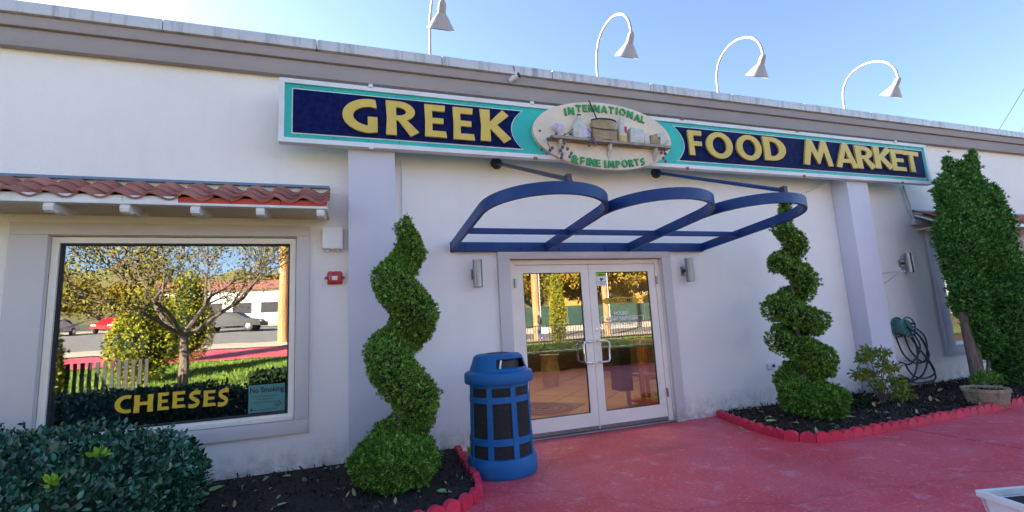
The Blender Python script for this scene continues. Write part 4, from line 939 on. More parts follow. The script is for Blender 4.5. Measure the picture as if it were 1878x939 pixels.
# ================================================================== PLANTS
def helix_topiary(name, label, axis_pts, knots, n_sp, size, m, trunk_r, base):
    """knots: (z, phase in half turns, centre offset, tube radius); axis_pts: z -> x,y drift"""
    t = thing(name, label, 'topiary', (axis_pts[0][1], axis_pts[0][2], .045))
    def axis(z):
        zs_ = [a[0] for a in axis_pts]; return np.array([np.interp(z, zs_, [a[1] for a in axis_pts]), np.interp(z, zs_, [a[2] for a in axis_pts])])
    ks = np.array(knots); u = np.linspace(0, len(ks)-1, 260)
    Z = np.interp(u, range(len(ks)), ks[:, 0]); PHs = np.interp(u, range(len(ks)), ks[:, 1])*math.pi; OF = np.interp(u, range(len(ks)), ks[:, 2]); RD = np.interp(u, range(len(ks)), ks[:, 3])
    A = np.array([axis(z) for z in Z])
    # phase 0 = right (+x); half turn on goes through the back when climbing from right to left
    OF = OF*1.12; RD = RD*.86
    Cc = np.stack([A[:, 0]+OF*np.cos(PHs), A[:, 1]-OF*np.sin(PHs), Z], 1)
    Pl, Nl = [], []
    # base tier
    blobs = [(Cc[i], np.array([RD[i], RD[i], RD[i]*.88])) for i in range(len(u))]
    wts = np.array([b_[1][0]**2 for b_ in blobs]); wts /= wts.sum()
    for c_, r_, wb in base: pass
    tot = 0
    allb = [(c, r, w_*(1-.28)) for (c, r), w_ in zip(blobs, wts)]+[(np.array(c), np.array(r), .28*wb) for c, r, wb in base]
    cen = np.array([b_[0] for b_ in allb]); rr = np.array([b_[1] for b_ in allb]); wt = np.array([b_[2] for b_ in allb]); wt /= wt.sum()
    idx = rng.choice(len(allb), n_sp*3, p=wt); v = sph(n_sp*3); P = cen[idx]+v*rr[idx]*(1+rng.uniform(-.10, .03, n_sp*3))[:, None]
    # keep only points that are not deep inside another blob
    keep = np.ones(len(P), bool)
    for c_, r_ in zip(cen, rr): keep &= ((((P-c_)/r_)**2).sum(1) > .72)
    keep &= P[:, 2] > .05
    P, v = P[keep][:n_sp], v[keep][:n_sp]
    # lumpy hand-clipped surface
    P += v*(np.sin(P[:, 0]*23+P[:, 2]*17)*np.sin(P[:, 1]*21+1)*.024 + np.sin(P[:, 0]*51+P[:, 2]*47)*np.sin(P[:, 1]*55+P[:, 2]*31)*.014)[:, None]
    st = rng.random(len(P)) < .05; P[st] += v[st]*rng.uniform(.005, .03, st.sum())[:, None]
    o = cloud('foliage', P-np.array([axis_pts[0][1], axis_pts[0][2], .045]), v, size, 'spray', m, t, along=.8, up=.35, rnd=.6, szvar=.55)
    b = MB(); q = list(range(0, 260, 6))
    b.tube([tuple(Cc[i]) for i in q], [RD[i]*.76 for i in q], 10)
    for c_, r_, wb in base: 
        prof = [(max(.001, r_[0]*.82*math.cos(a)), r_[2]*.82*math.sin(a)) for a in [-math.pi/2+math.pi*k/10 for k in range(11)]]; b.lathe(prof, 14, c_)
    o = b.build('light_block_core', core, t); o.location = (-axis_pts[0][1], -axis_pts[0][2], -.045)  # solid dark core added inside the coil to stop light
    zt = ks[-1, 0]; pp = [(*axis(z), z) for z in np.linspace(.02, zt-.1, 10)]
    o = MB().tube(pp, [trunk_r*(1-.6*k/9) for k in range(10)], 8).build('trunk', MT['bark'], t); o.location = (-axis_pts[0][1], -axis_pts[0][2], -.045)
    print(name, len(P)); return t
# left spiral: knots climb; phase integer even = right, odd = left (odd reached through the back going down => through the front going up)
helix_topiary('spiral_topiary', 'taller left spiral clipped evergreen topiary in front of the left pilaster beside the blue bin',
    [(0, .33, -1.0), (.9, .40, -1.0), (1.6, .42, -1.0), (2.4, .47, -1.0)],
    [(.30, -3, .10, .22), (.44, -2.4, .14, .21), (.72, -2, .13, .20), (.92, -1.5, .11, .215), (1.15, -1, .12, .205), (1.30, -.5, .10, .21), (1.45, 0, .11, .205), (1.66, .5, .10, .20), (1.83, 1, .10, .18), (1.95, 1.4, .06, .16), (2.05, 1.8, .04, .14), (2.2, 2, .03, .115), (2.32, 2.4, .01, .07), (2.42, 3, .0, .03)],
    40000, .030, LM['topi'], .030, [((.335, -1.0, .25), (.350, .35, .215), 1.0)])
helix_topiary('spiral_topiary', 'slimmer right spiral clipped evergreen topiary in the right bed under the canopy end',
    [(0, 5.33, -.85), (1.0, 5.26, -.85), (2.65, 5.33, -.85)],
    [(.33, -2.9, .10, .20), (.48, -2.5, .16, .22), (.66, -2, .17, .24), (.82, -1.5, .14, .19), (.88, -1.2, .14, .17), (1.12, -.2, .22, .16), (1.24, .5, .16, .165), (1.36, 1, .22, .175), (1.46, 1.5, .12, .17), (1.60, 2, .15, .155), (1.80, 2.5, .10, .14), (1.93, 3, .14, .13), (2.02, 3.5, .09, .12), (2.10, 4, .11, .12), (2.25, 4.5, .05, .12), (2.4, 5, .06, .11), (2.62, 6, .02, .08), (2.8, 7, .0, .05)],
    33000, .036, LM['topi'], .035, [((5.36, -.98, .26), (.27, .25, .19), .6), ((5.12, -.85, .32), (.19, .18, .19), .4)])
# column arborvitae with two stems, at the right edge
def arbor(name, label, x, y, z0, zc_, lobes, n, size, m, trunks, cat='tree', group=None, kindf='spray'):
    t = thing(name, label, cat, (x, y, .03), group=group); cen = np.array([l[0] for l in lobes], float); rr = np.array([l[1] for l in lobes], float)
    wt = (rr[:, 0]*rr[:, 2]); wt = wt/wt.sum(); idx = rng.choice(len(lobes), n*2, p=wt); v = sph(n*2)
    P = cen[idx]+v*rr[idx]*(1+rng.uniform(-.16, .05, n*2))[:, None]; keep = np.ones(len(P), bool)
    for c_, r_ in zip(cen, rr): keep &= ((((P-c_)/r_)**2).sum(1) > .6)
    P, v = P[keep][:n], v[keep][:n]; P += v*(np.sin(P[:, 0]*7+P[:, 2]*5)*np.sin(P[:, 1]*8+P[:, 2]*6)*.05)[:, None]; st = rng.random(len(P)) < .10; P[st] += v[st]*rng.uniform(.02, .08 if rr[:, 0].max() < 1.2 else .2, st.sum())[:, None]
    cloud('crown', P, v, size, kindf, m, t, along=.7, up=.6, rnd=.45)
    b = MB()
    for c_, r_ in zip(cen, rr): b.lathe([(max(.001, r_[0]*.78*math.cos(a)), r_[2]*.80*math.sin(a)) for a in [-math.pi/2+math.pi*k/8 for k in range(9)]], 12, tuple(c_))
    b.build('light_block_core', core, t)  # dark lobes added inside the crown to block light
    b = MB()
    for pts_, r_ in trunks: b.tube(pts_, [r_*(1-.35*k/(len(pts_)-1)) for k in range(len(pts_))], 9)
    b.build('trunk', MT['bark'], t, sm=60); return t
ay = -.78; tb = at(1793, 712, ay); ax = tb.x
def lobe(x0, x1, y0, y1, dy=0):
    c = at((x0+x1)/2, (y0+y1)/2, ay+dy); d = (c-CAM).dot(FW); off = d/(c-CAM).length; rx = (x1-x0)/2*d/FPX*off*.93; rz = (y1-y0)/2*d/FPX*.97
    return ((c.x-ax, c.y-ay, c.z-.03), (rx, rx, rz))
arbor('arborvitae_tree', 'tall dark green arborvitae with two bare stems and two tops at the right edge', ax, ay, 0, 0,
    [lobe(1718, 1764, 318, 450), lobe(1735, 1747, 290, 340), lobe(1779, 1794, 276, 325), lobe(1764, 1815, 305, 450), lobe(1775, 1797, 284, 350), lobe(1750, 1782, 318, 400), lobe(1713, 1800, 360, 515), lobe(1720, 1838, 345, 540), lobe(1735, 1805, 450, 585), lobe(1765, 1808, 540, 622), lobe(1732, 1856, 370, 570), lobe(1745, 1840, 325, 480), lobe(1745, 1800, 300, 430), lobe(1790, 1850, 340, 480), lobe(1750, 1892, 440, 640), lobe(1775, 1835, 560, 660), lobe(1770, 1872, 400, 620), lobe(1790, 1860, 360, 520), lobe(1800, 1905, 470, 660), lobe(1812, 1885, 590, 705)],
    60000, .060, LM['arb'], [([(-.0, -.02, 0), (.02, 0, .4), (.08, .05, .9), (.12, .05, 1.6)], .075), ([(.16, .03, 0), (.20, .03, .5), (.28, .06, 1.1)], .055), ([(.2, 0, 0), (.45, .05, .35), (.7, .1, .8)], .03)])
# red-tipped maple shrub
mx, my = 6.75, -.72
t = thing('young_maple_shrub', 'small loose shrub with red tinged leaves between the right topiary and the hose', 'shrub', (mx, my, .04))
b = MB(); P_, N_ = [], []
tips = [(-.22,0,.62),(-.05,.05,.70),(.15,0,.66),(.30,.02,.45),(-.32,.02,.42),(0,-.1,.5),(.2,-.1,.30),(-.18,-.12,.28),(.32,-.05,.22),(-.05,.1,.38),(.36,-.08,.12),(.1,-.15,.14)]
for tp in tips:
    q = [Vector((0, 0, 0)), Vector(tp)*.45+Vector((0, 0, .06)), Vector(tp)]; b.tube(q, [.010, .007, .003], 5)
    n = 150; v = sph(n); P_.append(np.array(tp)+v*np.array([.115, .10, .075])*rng.uniform(.3, 1, n)[:, None]); N_.append(v)
b.build('stems', MT['bark'], t); cloud('foliage', np.concatenate(P_), np.concatenate(N_), .055, 'oval', LM['maple'], t, along=.5, up=-.1, rnd=.5, width=.75)
# low dark ground plant beside it
t = thing('low_shrub', 'low dark leafy ground plant left of the red tinged shrub', 'plant', (6.25, -.62, .04)); n = 420; v = sph(n); v[:, 2] = abs(v[:, 2]); cloud('foliage', v*np.array([.30, .22, .13]), v, .05, 'oval', LM['darkl'], t); MB().tube([(0, 0, 0), (0, 0, .08)], .012, 6).build('stem', MT['bark'], t)
# feathery tuft by the trunk
t = thing('feathery_tuft', 'small feathery green tuft between the tree trunk and the stone bowl', 'plant', (at(1812, 712, -1.0).x, -1.0, .04)); n = 500; v = sph(n); v[:, 2] = abs(v[:, 2]); cloud('foliage', v*np.array([.26, .12, .16])+[0, 0, .12], v, .07, 'blade', LM['topi'], t, up=.7, width=1.5); MB().tube([(0, 0, 0), (0, 0, .1)], .01, 5).build('stem', MT['bark'], t)
# weed by the wall and bin
for i, (px, py, lab) in enumerate(((645, 850, 'tiny weed at the foot of the left pilaster'), (868, 828, 'tiny weed between the red edging and the blue bin'))):
    p = gr(px, py, .05); t = thing('weed', lab, 'plant', p); n = 26; v = sph(n); v[:, 2] = abs(v[:, 2]); cloud('leaves', v*.02, v, .07, 'oval', LM['young'], t, up=.6, width=.6); MB().tube([(0, 0, -.02), (0, 0, .04)], .004, 5).build('stem', MT['bark'], t)
# hedge at the lower left
hd = thing('broadleaf_hedge', 'large glossy dark green broadleaf hedge filling the lower left corner', 'hedge', (-2.70, -1.45, .04))
n = 34000; v = sph(n*2); ex = 3.4; k_ = (np.abs(v)**ex).sum(1)**(1/ex); S_ = v/k_[:, None]
S_ = S_[(S_[:, 2] > -.35)][:n]; hr = np.array([1.60, 1.14, .46]); nv = S_.copy(); nv = np.sign(nv)*np.abs(nv)**(ex-1)/hr; nv /= np.linalg.norm(nv, axis=1)[:, None]
lump = (np.sin(S_[:, 0]*9)*np.sin(S_[:, 1]*8+1)*.045+np.sin(S_[:, 0]*21+2)*np.sin(S_[:, 1]*17)*.03)
P = S_*hr*(1+rng.uniform(-.16, .03, len(S_)))[:, None]+nv*lump[:, None]+np.array([0, 0, .27])
cloud('foliage', P, nv, .041, 'oval', LM['hedge'], hd, along=.55, up=.35, rnd=.55, szvar=.4)
# upright leafy shoots breaking the outline
PP, NN = [], []
for i in range(150):
    j = rng.integers(len(P)); 
    if nv[j, 2] < .1 and rng.random() < .5: continue
    d_ = nv[j]*.6+np.array([0, 0, .8])+rng.normal(size=3)*.2; d_ /= np.linalg.norm(d_)
    for k in range(9): PP.append(P[j]+d_*(.01+.010*k)); q = rng.normal(size=3)*.8+d_*.6; NN.append(q/np.linalg.norm(q))
cloud('shoots', np.array(PP), np.array(NN), .041, 'oval', LM['hedge'], hd, along=.8, up=.15, rnd=.15)
for pxy in ((55, 812), (80, 890), (178, 842)):
    PP, NN = [], []
    base_ = np.array(gr(pxy[0], pxy[1], .70))-np.array([-2.70, -1.45, .04])
    j = np.argmin(((P-base_)**2).sum(1)); base_ = P[j]+nv[j]*.04
    for k in range(15): q = sph(1)[0]; q[2] = abs(q[2]); PP.append(base_+q*.02); NN.append(q)
    cloud('young_shoot', np.array(PP), np.array(NN), .045, 'oval', LM['young'], hd, along=.8, up=.3, rnd=.15)
me = bpy.data.meshes.new('light_block_core'); bmm = bmesh.new(); bmesh.ops.create_icosphere(bmm, subdivisions=4, radius=1)
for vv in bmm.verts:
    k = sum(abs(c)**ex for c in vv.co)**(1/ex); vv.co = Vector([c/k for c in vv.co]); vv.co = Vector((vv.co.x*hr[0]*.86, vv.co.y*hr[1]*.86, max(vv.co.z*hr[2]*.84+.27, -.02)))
bmm.to_mesh(me); bmm.free(); link('light_block_core', me, core, hd)  # dark solid added under the leaves to occlude the hedge inside
b = MB()
for i in range(30): a, r_ = random.uniform(0, 6.28), random.uniform(.1, .8); b.tube([(a and r_*math.cos(a)*.9, r_*math.sin(a)*.7, 0), (1.3*r_*math.cos(a), 1.0*r_*math.sin(a), .4)], .012, 5)
b.build('stems', MT['bark'], hd)

# stone bowl
t = thing('stone_bowl', 'octagonal tan concrete bowl planter on the mulch near the tree', 'planter', gr(1812, 741, .045))
def octo(r_): return r_
t.scale = (.68, .68, .8)
b = MB(); b.lathe([(.001, 0), (.27, 0), (.30, .03), (.345, .20), (.365, .205), (.365, .255), (.335, .255), (.325, .21), (.001, .20)], 8); o = b.build('bowl', MT['conc'], t, rot=(0, 0, R(12)))
for k in range(8):
    a = R(12+22.5+45*k); cc = .300; MB().box(-.075, .075, -.006, .006, .07, .17, .004).build('side_panel', MT['conc'], t, loc=(cc*math.cos(a), cc*math.sin(a), 0), rot=(R(-8), 0, a+math.pi/2))
n = 500; a = rng.uniform(0, 6.28, n); r_ = np.sqrt(rng.uniform(0, 1, n))*.30; tag(cloud('soil_chips', np.stack([r_*np.cos(a), r_*np.sin(a), np.full(n, .205)], 1), np.tile([0, 0, 1.], (n, 1)), .04, 'chip', MT['chip'], t, along=.1, up=0, rnd=.6, width=.6), kind='stuff')
# white planter box in the lower right corner
WZ = .50; c0 = gr(1788, 898, WZ); c1 = gr(1900, 888.2, WZ); dx = (c1-c0); dx.z = 0; dx.normalize(); dn = Vector((dx.y, -dx.x, 0))
if (dn.y > 0): dn = -dn
t = thing('white_planter_box', 'tapered white wooden planter box with dark soil at the lower right corner', 'planter', (c0.x, c0.y, 0), rz=math.atan2(dx.y, dx.x))
Wb = .62
for (a, bb) in (((0, 0), (Wb, 0)), ((Wb, 0), (Wb, -Wb)), ((Wb, -Wb), (0, -Wb)), ((0, -Wb), (0, 0))):
    cxm, cym = Wb/2, -Wb/2; tp = .80
    inn = lambda p, f: (cxm+(p[0]-cxm)*f, cym+(p[1]-cym)*f)
    n_ = 4
    for k in range(n_):
        p = tuple(a[i]+(bb[i]-a[i])*(k/n_) for i in (0, 1)); q = tuple(a[i]+(bb[i]-a[i])*((k+.985)/n_) for i in (0, 1))
        P4 = [(*inn(p, tp), .02), (*inn(q, tp), .02), (*inn(q, .965), WZ-.03), (*inn(p, .965), WZ-.03)]
        cdir = Vector((cxm-(a[0]+bb[0])/2, cym-(a[1]+bb[1])/2, 0)).normalized()*.018
        MB().poly(P4, cdir).build('side_board', MT['white'], t)
b = MB()
for x0, x1, y0, y1 in ((0, Wb, -.02, 0), (0, Wb, -Wb, -Wb+.02), (0, .02, -Wb+.02, -.02), (Wb-.02, Wb, -Wb+.02, -.02)): b.box(x0, x1, y0, y1, WZ-.028, WZ, .002)
b.build('rim', MT['white'], t)
MB().box(.022, Wb-.022, -Wb+.022, -.022, WZ-.16, WZ-.032).build('soil', MT['mulch'], t)
n = 160; v = np.stack([rng.uniform(.12, .5, n), rng.uniform(-.5, -.12, n), np.full(n, WZ-.028)], 1); cloud('seedling_leaves', v, np.tile([0, 0, 1.], (n, 1)), .05, 'oval', LM['young'], t, along=.3, rnd=.6)
b = MB()
for a_, s_ in ((.15, .4), (.45, .2)): b.poly([(.13+a_*.9, -Wb+.055, WZ-.06) , (.16+a_*.9, -Wb+.055, WZ-.06), (.16+a_*.9, -Wb+.055, WZ-.3), (.13+a_*.9, -Wb+.055, WZ-.3)], (0, .004, 0))
b.build('tag', MT['iron'], t)

# power lines in the sky at the right
for a, b_, lab in (((1832, 238), (1880, 160), 'thin power line rising steeply at the upper right'), ((1868, 246), (1886, 225), 'short thin power line at the right edge above the parapet')):
    p, q = at(*a, 14), at(*b_, 9); d_ = q-p; o = MB().tube([p-d_*1.2, q+d_*3], .018, 6).build('power_line', MT['iron']); tag(o, lab, 'cable', 'power lines')

# ================================================================== ACROSS THE PATH (seen mirrored in the glass)
def tree(name, label, x, y, h, sp, tr, m, n, size, crown0, group=None, shape=(1, 1, .7), twigs=True, seed=1, forkz=.3):
    """trunk, limbs and twigs grown outward; leaves at the twig ends"""
    rd = random.Random(seed); t = thing(name, label, 'tree', (x, y, rise(x, y)-.03), group=group); b = MB(); ends = []
    def grow(p, d, L_, r_, lv):
        pts_ = [p]; q = p.copy(); dd = d.copy()
        for k in range(4):
            dd = (dd+Vector((rd.uniform(-.18, .18), rd.uniform(-.18, .18), rd.uniform(-.06, .14)))).normalized(); q = q+dd*L_/4; pts_.append(q.copy())
            if lv >= 2: ends.append(q.copy())
        b.tube(pts_, [r_*(1-.45*k/4) for k in range(5)], 7 if lv < 2 else 4, cap=False)
        if lv < 4:
            for k in range(4 if lv < 3 else 3):
                a = rd.uniform(0, 6.28); tilt = rd.uniform(.35, .85); o_ = dd.orthogonal().normalized(); o2 = dd.cross(o_)
                nd = (dd*math.cos(tilt)+(o_*math.cos(a)+o2*math.sin(a))*math.sin(tilt)); nd.z = nd.z*.8+.12; nd.x *= shape[0]; nd.y *= shape[1]
                grow(pts_[-1] if k < 2 else pts_[-2], nd.normalized(), L_*rd.uniform(.62, .8), r_*.55, lv+1)
        ends.append(q.copy())
    b.tube([(0, 0, 0), (.03, 0, h*forkz*.5), (0, .02, h*forkz)], [tr*1.2, tr, tr*.9], 10)
    for k in range(5):
        a = k*1.256+rd.uniform(-.3, .3); grow(Vector((0, .02, h*forkz-.03)), Vector((math.cos(a)*sp, math.sin(a)*sp, .8)).normalized(), h*.27, tr*.62, 1)
    b.build('trunk', MT['bark'], t)
    E_ = np.array([tuple(e) for e in ends]); i_ = rng.choice(len(E_), n); P = E_[i_]+rng.normal(size=(n, 3))*.16*h/5; keep = P[:, 2] > crown0; P = P[keep]
    cloud('crown', P, sph(len(P)), size, 'oval', m, t, along=.5, up=-.2, rnd=.6, width=.8); return t
tree('lawn_tree', 'half bare spreading tree with yellow green leaves on the lawn opposite the shop window', -4.2, -9.0, 6.2, 1.5, .11, LM['fallg'], 13000, .075, 1.9, seed=4, forkz=.24)
def shrub(x, y, rx, h, m, n, label, name='golden_arborvitae', size=.09):
    z = rise(x, y); return arbor(name, label, x, y, 0, 0, [((0, 0, h*.36), (rx, rx, h*.36)), ((.05, 0, h*.62), (rx*.75, rx*.75, h*.37))], n, size, m, [([(0, 0, -.1), (0, 0, h*.3), (0, 0, h*.6)], .06)], 'shrub', 'golden arborvitae beyond the path')
for x, y, rx, h, nn_, lab in ((-6.0, -11.5, .85, 2.9, 5000, 'golden round arborvitae left of the lawn tree, seen mirrored in the shop window'), (-6.3, -16.5, .9, 3.6, 4500, 'second golden arborvitae standing behind the lawn tree'), (-6.6, -7.6, .55, 2.0, 3500, 'golden shrub nearest the left edge of the shop window reflection'), (9.35, -15.6, .34, 4.2, 4500, 'tall narrow golden arborvitae by the iron railing opposite the doors')):
    s_ = shrub(x, y, rx, h, LM['gold'], nn_, lab); s_.location.z = rise(x, y)-.03
# low clipped hedges opposite the doors
for x0, x1, y0, hd_, lab in ((4.2, 13.5, -9.3, 2.3, 'low dark clipped hedge row before the iron railing'), (-2.4, 1.2, -8.2, .6, 'low dark clipped hedge by the lawn corner')):
    t = thing('low_hedge', lab, 'hedge', ((x0+x1)/2, y0, 0)); n = 9000 if y0 > -9 else 26000; hx_ = (x1-x0)/2
    P = np.stack([rng.uniform(-hx_, hx_, n), rng.uniform(-hd_, hd_, n), rng.uniform(0, .42, n)], 1); f_ = rng.integers(0, 3, n); P[f_ == 0, 2] = .42; f_[rng.random(n) < (.5 if hd_ > 1 else 0)] = 0; P[f_ == 0, 2] = .42; P[f_ == 1, 1] = hd_; P[f_ == 2, 1] = -hd_; P += rng.normal(size=P.shape)*.03; P[:, 2] += rise((x0+x1)/2, y0)
    cloud('foliage', P, sph(n)*.5+[0, 0, .5], .09, 'oval', LM['darkl'], t); zz = rise((x0+x1)/2, y0)
    MB().box(-hx_+.05, hx_-.05, -hd_+.06, hd_-.06, -.05, .36+zz).build('light_block_core', core, t)  # dark box added within the clipped leaves to block light
# iron railing
t = thing('iron_railing', 'black iron picket railing between the lawn and the sidewalk', 'fence', (0, -14.9, 0)); zr = lambda x: rise(x, -14.9)
pk = MB().box(-.011, .011, -.011, .011, 0, 1.12).me('picket'); pk.materials.append(MT['iron'])
x = 5.2; N_ = 0
while x < 22: link('picket', pk, None, t, (x, 0, zr(x)-.02)); x += .135; N_ += 1
for z in (.12, 1.05): MB().box(5.1, 22.1, -.018, .018, z+.12, z+.16).build('rail', MT['iron'], t)
# grey paling fence left
t = thing('paling_fence', 'grey vertical paling fence behind the left golden shrub', 'fence', (-5.7, -7.7, 0)); MT['grey'] = mat('grey_paling', (.06, .055, .05), .8, (.035, .03, .03), 4)
for k in range(16): MB().box(0, .075, 0, .02, .0, 1.0, .004).build('paling', MT['grey'], t, loc=(-.9+k*.125, .0-.03*k, rise(-5.7, -7.7)))
MB().box(-.95, 1.1, -.5, -.47, .25, .31).build('rail', MT['grey'], t, rot=(0, 0, 0))
# utility poles
def upole(x, y, r_, h, label):
    t = thing('utility_pole', label, 'pole', (x, y, rise(x, y)), group='wooden utility poles along the street'); MB().tube([(0, 0, -.1), (0, 0, h*.5), (0, 0, h)], [r_, r_*.9, r_*.75], 14).build('pole', MT['pole'], t, sm=60); MB().box(-1.1, 1.1, -.06, .06, h-1.0, h-.88).build('cross_arm', MT['pole'], t)
    MB().tube([(r_+.03, .05, 0), (r_+.03, .05, h*.45)], .03, 8).build('riser_pipe', MT['white'], t); return t
upole(-3.62, -22.6, .26, 10, 'wooden utility pole mirrored at the right of the shop window'); upole(10.9, -22.4, .24, 11, 'wooden utility pole mirrored in the left door'); upole(15.9, -22.4, .20, 11, 'wooden utility pole mirrored in the right door')
# parked and passing cars
def car(x, y, rz, m, label):
    t = thing('car', label, 'car', (x, y, rise(x, y)+.02), rz, 'cars across the street')
    prof = [(-2.25, .35), (-2.3, .62), (-2.22, .86), (-1.75, .95), (-1.05, 1.36), (-.2, 1.46), (.55, 1.38), (1.15, .98), (1.95, .86), (2.28, .68), (2.3, .38)]
    bm = bmesh.new(); rings = []
    for s_, yy in enumerate((-.88, -.80, -.62, .62, .80, .88)):
        k = (0, .6, 1, 1, .6, 0)[s_]
        rings.append([bm.verts.new((px_, yy if pz_ < .9 else yy*.86, pz_ if pz_ < .9 else .9+(pz_-.9)*(.86+.14*k))) for px_, pz_ in prof])
    for i in range(5):
        for k in range(len(prof)-1): bm.faces.new((rings[i][k], rings[i][k+1], rings[i+1][k+1], rings[i+1][k]))
        bm.faces.new((rings[i][-1], rings[i][0], rings[i+1][0], rings[i+1][-1]))
    bm.faces.new(rings[0]); bm.faces.new(rings[-1][::-1]); bmesh.ops.recalc_face_normals(bm, faces=bm.faces); me = bpy.data.meshes.new('body'); bm.to_mesh(me); bm.free(); smooth_angle(me, 40); link('body', me, m, t)
    for s_ in (-1, 1):
        for q in ([(-1.55, .97), (-.98, 1.31), (-.35, 1.38), (-.35, .97)], [(-.28, .97), (-.28, 1.38), (.5, 1.32), (1.0, .97)]): MB().poly([(a, s_*.765, c) for a, c in q], (0, -s_*.03, 0)).build('side_window', MT['dark'], t)
        for wx in (-1.42, 1.42):
            MB().lathe([(0, -.1), (.33, -.1), (.34, .1), (0, .1)], 20, axis='Y').build('wheel', MT['dark'], t, loc=(wx, s_*.80, .33), sm=40); MB().lathe([(0, -.02), (.20, -.01), (.2, .02), (0, .03)], 14, axis='Y').build('rim', MT['steel'], t, loc=(wx, s_*.915, .33))
    for yy in (-.62, .62): MB().box(-2.315, -2.24, yy-.2, yy+.2, .68, .84, .01).build('tail_light', MT['red'], t); MB().box(2.2, 2.30, yy-.18, yy+.18, .62, .74, .01).build('headlight', MT['whiteink'], t)
    return t
CM = {k: mat('car_'+k, c, .35, spec=.2) for k, c in dict(black=(.01, .012, .015), silver=(.45, .46, .47), red=(.4, .02, .02), white=(.75, .75, .74), blue=(.03, .06, .14)).items()}
car(-8.7, -35.0, R(8), CM['black'], 'black sedan on the street mirrored in the shop window')
for x, y, c_, lab in ((-4.2, -46, 'silver', 'silver car parked in the lot behind the black sedan'), (-11.6, -46.5, 'white', 'white car parked in the lot'), (-16, -47, 'blue', 'dark blue car parked in the lot farther left'), (-20.5, -46.5, 'red', 'red car parked in the lot'), (-25, -46.5, 'silver', 'silver car at the far left of the lot'), (-.2, -45, 'black', 'black car parked near the pole at the right of the lot')): car(x, y, R(90+random.uniform(-8, 8)), CM[c_], lab)
# buildings across the street
MT['ybld'] = mat('ochre_wall', (.60, .36, .08), .8, (.52, .30, .07), 1); MT['wbld'] = mat('white_wall', (.72, .68, .6), .8, (.64, .60, .54), 1)
def house(x, y, wd, dp, h, m, label, nwin, zb, roofm):
    z0 = rise(x, y); t = thing('shop_building', label, 'building', (x, y, z0)); MB().box(-wd/2, wd/2, -dp, 0, -.5, h).build('wall', m, t)
    b = MB(); b.poly([(-wd/2-.4, .5, h+.002), (-wd/2-.4, -dp-.5, h+.002), (-wd/2-.4, -dp/2, h+1.6)], (wd+.8, 0, 0)); b.build('roof', roofm, t)
    for k in range(nwin):
        xx = -wd/2+wd*(k+.5)/nwin; f = frame(t, xx-wd/nwin*.36, xx+wd/nwin*.36, zb, zb+1.5, .002, .06, .07, MT['white'], 'window'); MB().box(xx-wd/nwin*.33, xx+wd/nwin*.33, .001, .03, zb+.05, zb+1.45).build('pane', MT['dark'], f)
house(-13, -60, 22, 9, 4.2, MT['wbld'], 'low white building with a row of garage windows across the parking lot', 7, 1.2, MT['tile']); house(33, -47, 14, 9, 6.5, MT['ybld'], 'ochre yellow building with dark windows across the street', 5, 3.8, MT['tile'])
# green screened fence on a retaining kerb
t = thing('screened_fence', 'long chain fence with dark green privacy screen across the street', 'fence', (0, -33, 0)); MT['screen'] = mat('green_screen', (.014, .05, .04), .8, (.03, .08, .06), .8, 6)
zf_ = .95
for k in range(9): MB().box(-1.96, 1.96, -.01, .01, 0, 1.75).build('screen_panel', MT['screen'], t, loc=(8+k*4, 0, zf_)); MB().tube([(0, 0, 0), (0, 0, 1.85)], .04, 8).build('post', MT['steel'], t, loc=(6+k*4, .03, zf_))
tag(box('retaining_wall', MT['walk'], None, 4, 46, -33.5, -32.6, -.1, .94), 'pale concrete retaining wall under the green screened fence', 'wall')
# autumn trees on the bank and hillside
sp_l = [(7, -37, 8), (12, -36.5, 9), (17, -38, 8.5), (22, -36, 9), (27, -39, 10), (40, -38, 9), (-2, -66, 9), (-26, -58, 8), (-34, -52, 9), (-9, -75, 10)]
kinds = ['deep yellow', 'orange brown', 'green and gold']
proto = {}
for i, (x, y, h) in enumerate(sp_l):
    k = i % 3
    if k not in proto:
        o = tree('autumn_tree', 'x', x, y, 8, 1.3, .2, [LM['fall'], LM['fall'], LM['fallg']][k], 9000, .34, 1.0, group='autumn trees beyond the street', seed=20+k, forkz=.14); proto[k] = o
    else: o = copy_tree(proto[k])
    o.location = (x, y, rise(x, y)-.05+(1.0 if x > 4 else 0)); o.scale = (h/8, h/8, h/8); o.rotation_euler.z = i*1.1
    o['label'] = '%s autumn tree %s' % (kinds[k], ['above the left end of the green screen', 'behind the left door pole reflection', 'in the middle behind the green screen', 'behind the narrow golden arborvitae', 'left of the ochre building', 'right of the ochre building', 'behind the white building at the right', 'beside the white building at the left', 'at the far left end of the parking lot', 'tallest one behind the white building'][i])
# wooded hill far behind
MT['hill'] = mat('wooded_hill', (.16, .12, .04), .95, (.10, .11, .04), .25, 8, .6, 3)
bm = bmesh.new(); g = {}
for i in range(61):
    for j in range(14):
        x = -220+i*8; y = -95-j*8; h = 26*math.exp(-((x+10)/120)**2)*min(1, j/9)*(1+.25*math.sin(x*.05)+.1*math.sin(x*.21+j)); g[i, j] = bm.verts.new((x, y, 2+h+random.uniform(-.6, .6)))
for i in range(60):
    for j in range(13): bm.faces.new((g[i, j], g[i+1, j], g[i+1, j+1], g[i, j+1]))
me = bpy.data.meshes.new('hill'); bm.to_mesh(me); bm.free(); tag(link('hill', me, MT['hill']), kind='structure')
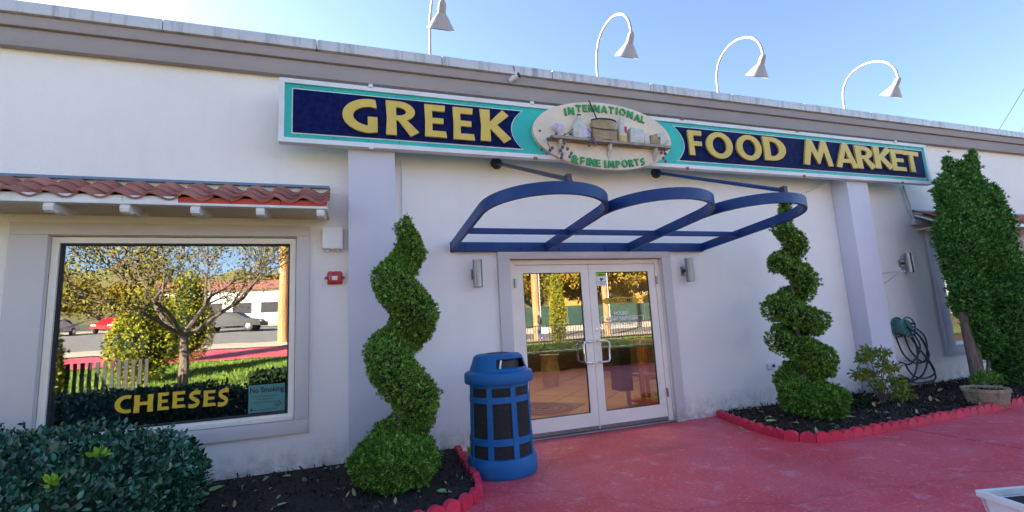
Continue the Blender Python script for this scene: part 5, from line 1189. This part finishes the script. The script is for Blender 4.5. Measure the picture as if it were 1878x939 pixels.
# person walking on the sidewalk with a white bag
def person(x, y, rz):
    t = thing('person', 'person in dark jacket and blue jeans walking on the sidewalk holding a white bag', 'person', (x, y, rise(x, y)+.04), rz)
    J = dict(pel=(0, 0, .95), sp=(0, 0, 1.15), ch=(0, .01, 1.35), nk=(0, 0, 1.50), hd0=(0, .02, 1.58), hd1=(0, .03, 1.68), hd2=(0, .0, 1.74), ls=(.18, 0, 1.42), le=(.24, .02, 1.15), lh=(.22, .12, .90), rs=(-.18, 0, 1.42), re=(-.25, .0, 1.14), rh=(-.26, .04, .88), lk=(.10, .16, .52), lf=(.11, .02, .09), lt=(.11, .18, .04), rk=(-.10, .02, .50), rf=(-.11, -.22, .12), rt=(-.11, -.08, .04), lhip=(.10, 0, .90), rhip=(-.10, 0, .90))
    rad_ = dict(pel=.14, sp=.15, ch=.17, nk=.06, hd0=.075, hd1=.095, hd2=.08, ls=.07, le=.055, lh=.035, rs=.07, re=.055, rh=.035, lk=.065, lf=.05, lt=.04, rk=.065, rf=.05, rt=.04, lhip=.10, rhip=.10)
    ks = list(J); E_ = [('pel','sp'),('sp','ch'),('ch','nk'),('nk','hd0'),('hd0','hd1'),('hd1','hd2'),('ch','ls'),('ls','le'),('le','lh'),('ch','rs'),('rs','re'),('re','rh'),('pel','lhip'),('lhip','lk'),('lk','lf'),('lf','lt'),('pel','rhip'),('rhip','rk'),('rk','rf'),('rf','rt')]
    me = bpy.data.meshes.new('body'); me.from_pydata([J[k] for k in ks], [(ks.index(a), ks.index(b_)) for a, b_ in E_], []); o = bpy.data.objects.new('body', me); C.objects.link(o)
    md = o.modifiers.new('s', 'SKIN'); 
    for i, k in enumerate(ks): me.skin_vertices[0].data[i].radius = (rad_[k], rad_[k]); me.skin_vertices[0].data[i].use_root = (i == 0)
    o.modifiers.new('d', 'SUBSURF').levels = 1; bpy.context.view_layer.update()
    m2 = bpy.data.meshes.new_from_object(o.evaluated_get(bpy.context.evaluated_depsgraph_get())); bpy.data.objects.remove(o)
    m2.materials.clear()
    for mm in (mat('jeans', (.06, .12, .26), .8), mat('dark_jacket', (.03, .025, .03), .7), mat('skin', (.45, .28, .2), .5), mat('hair', (.05, .035, .025), .6)): m2.materials.append(mm)
    for p in m2.polygons:
        c_ = p.center; p.use_smooth = True
        p.material_index = 2 if c_.z > 1.5 or (abs(c_.x) > .18 and c_.z < .96) else (0 if c_.z < .98 else 1)
        if c_.z > 1.70 or (c_.z > 1.58 and c_.y < -.02): p.material_index = 3
    link('body', m2, None, t); return t
pr_ = person(10.5, -20.9, R(100)); 
t = thing('carrier_bag', 'white carrier bag hanging from the hand of the walking person', 'bag', (10.75, -20.7, rise(10.75, -20.7)+.45)); MB().poly([(-.16, -.06, 0), (.16, -.06, 0), (.14, -.05, .34), (-.14, -.05, .34)], (0, .12, 0)).build('bag_body', MT['whiteink'], t); MB().tube([(-.08, 0, .34), (-.04, 0, .46), (.04, 0, .46), (.08, 0, .34)], .01, 5).build('bag_handle', MT['whiteink'], t)
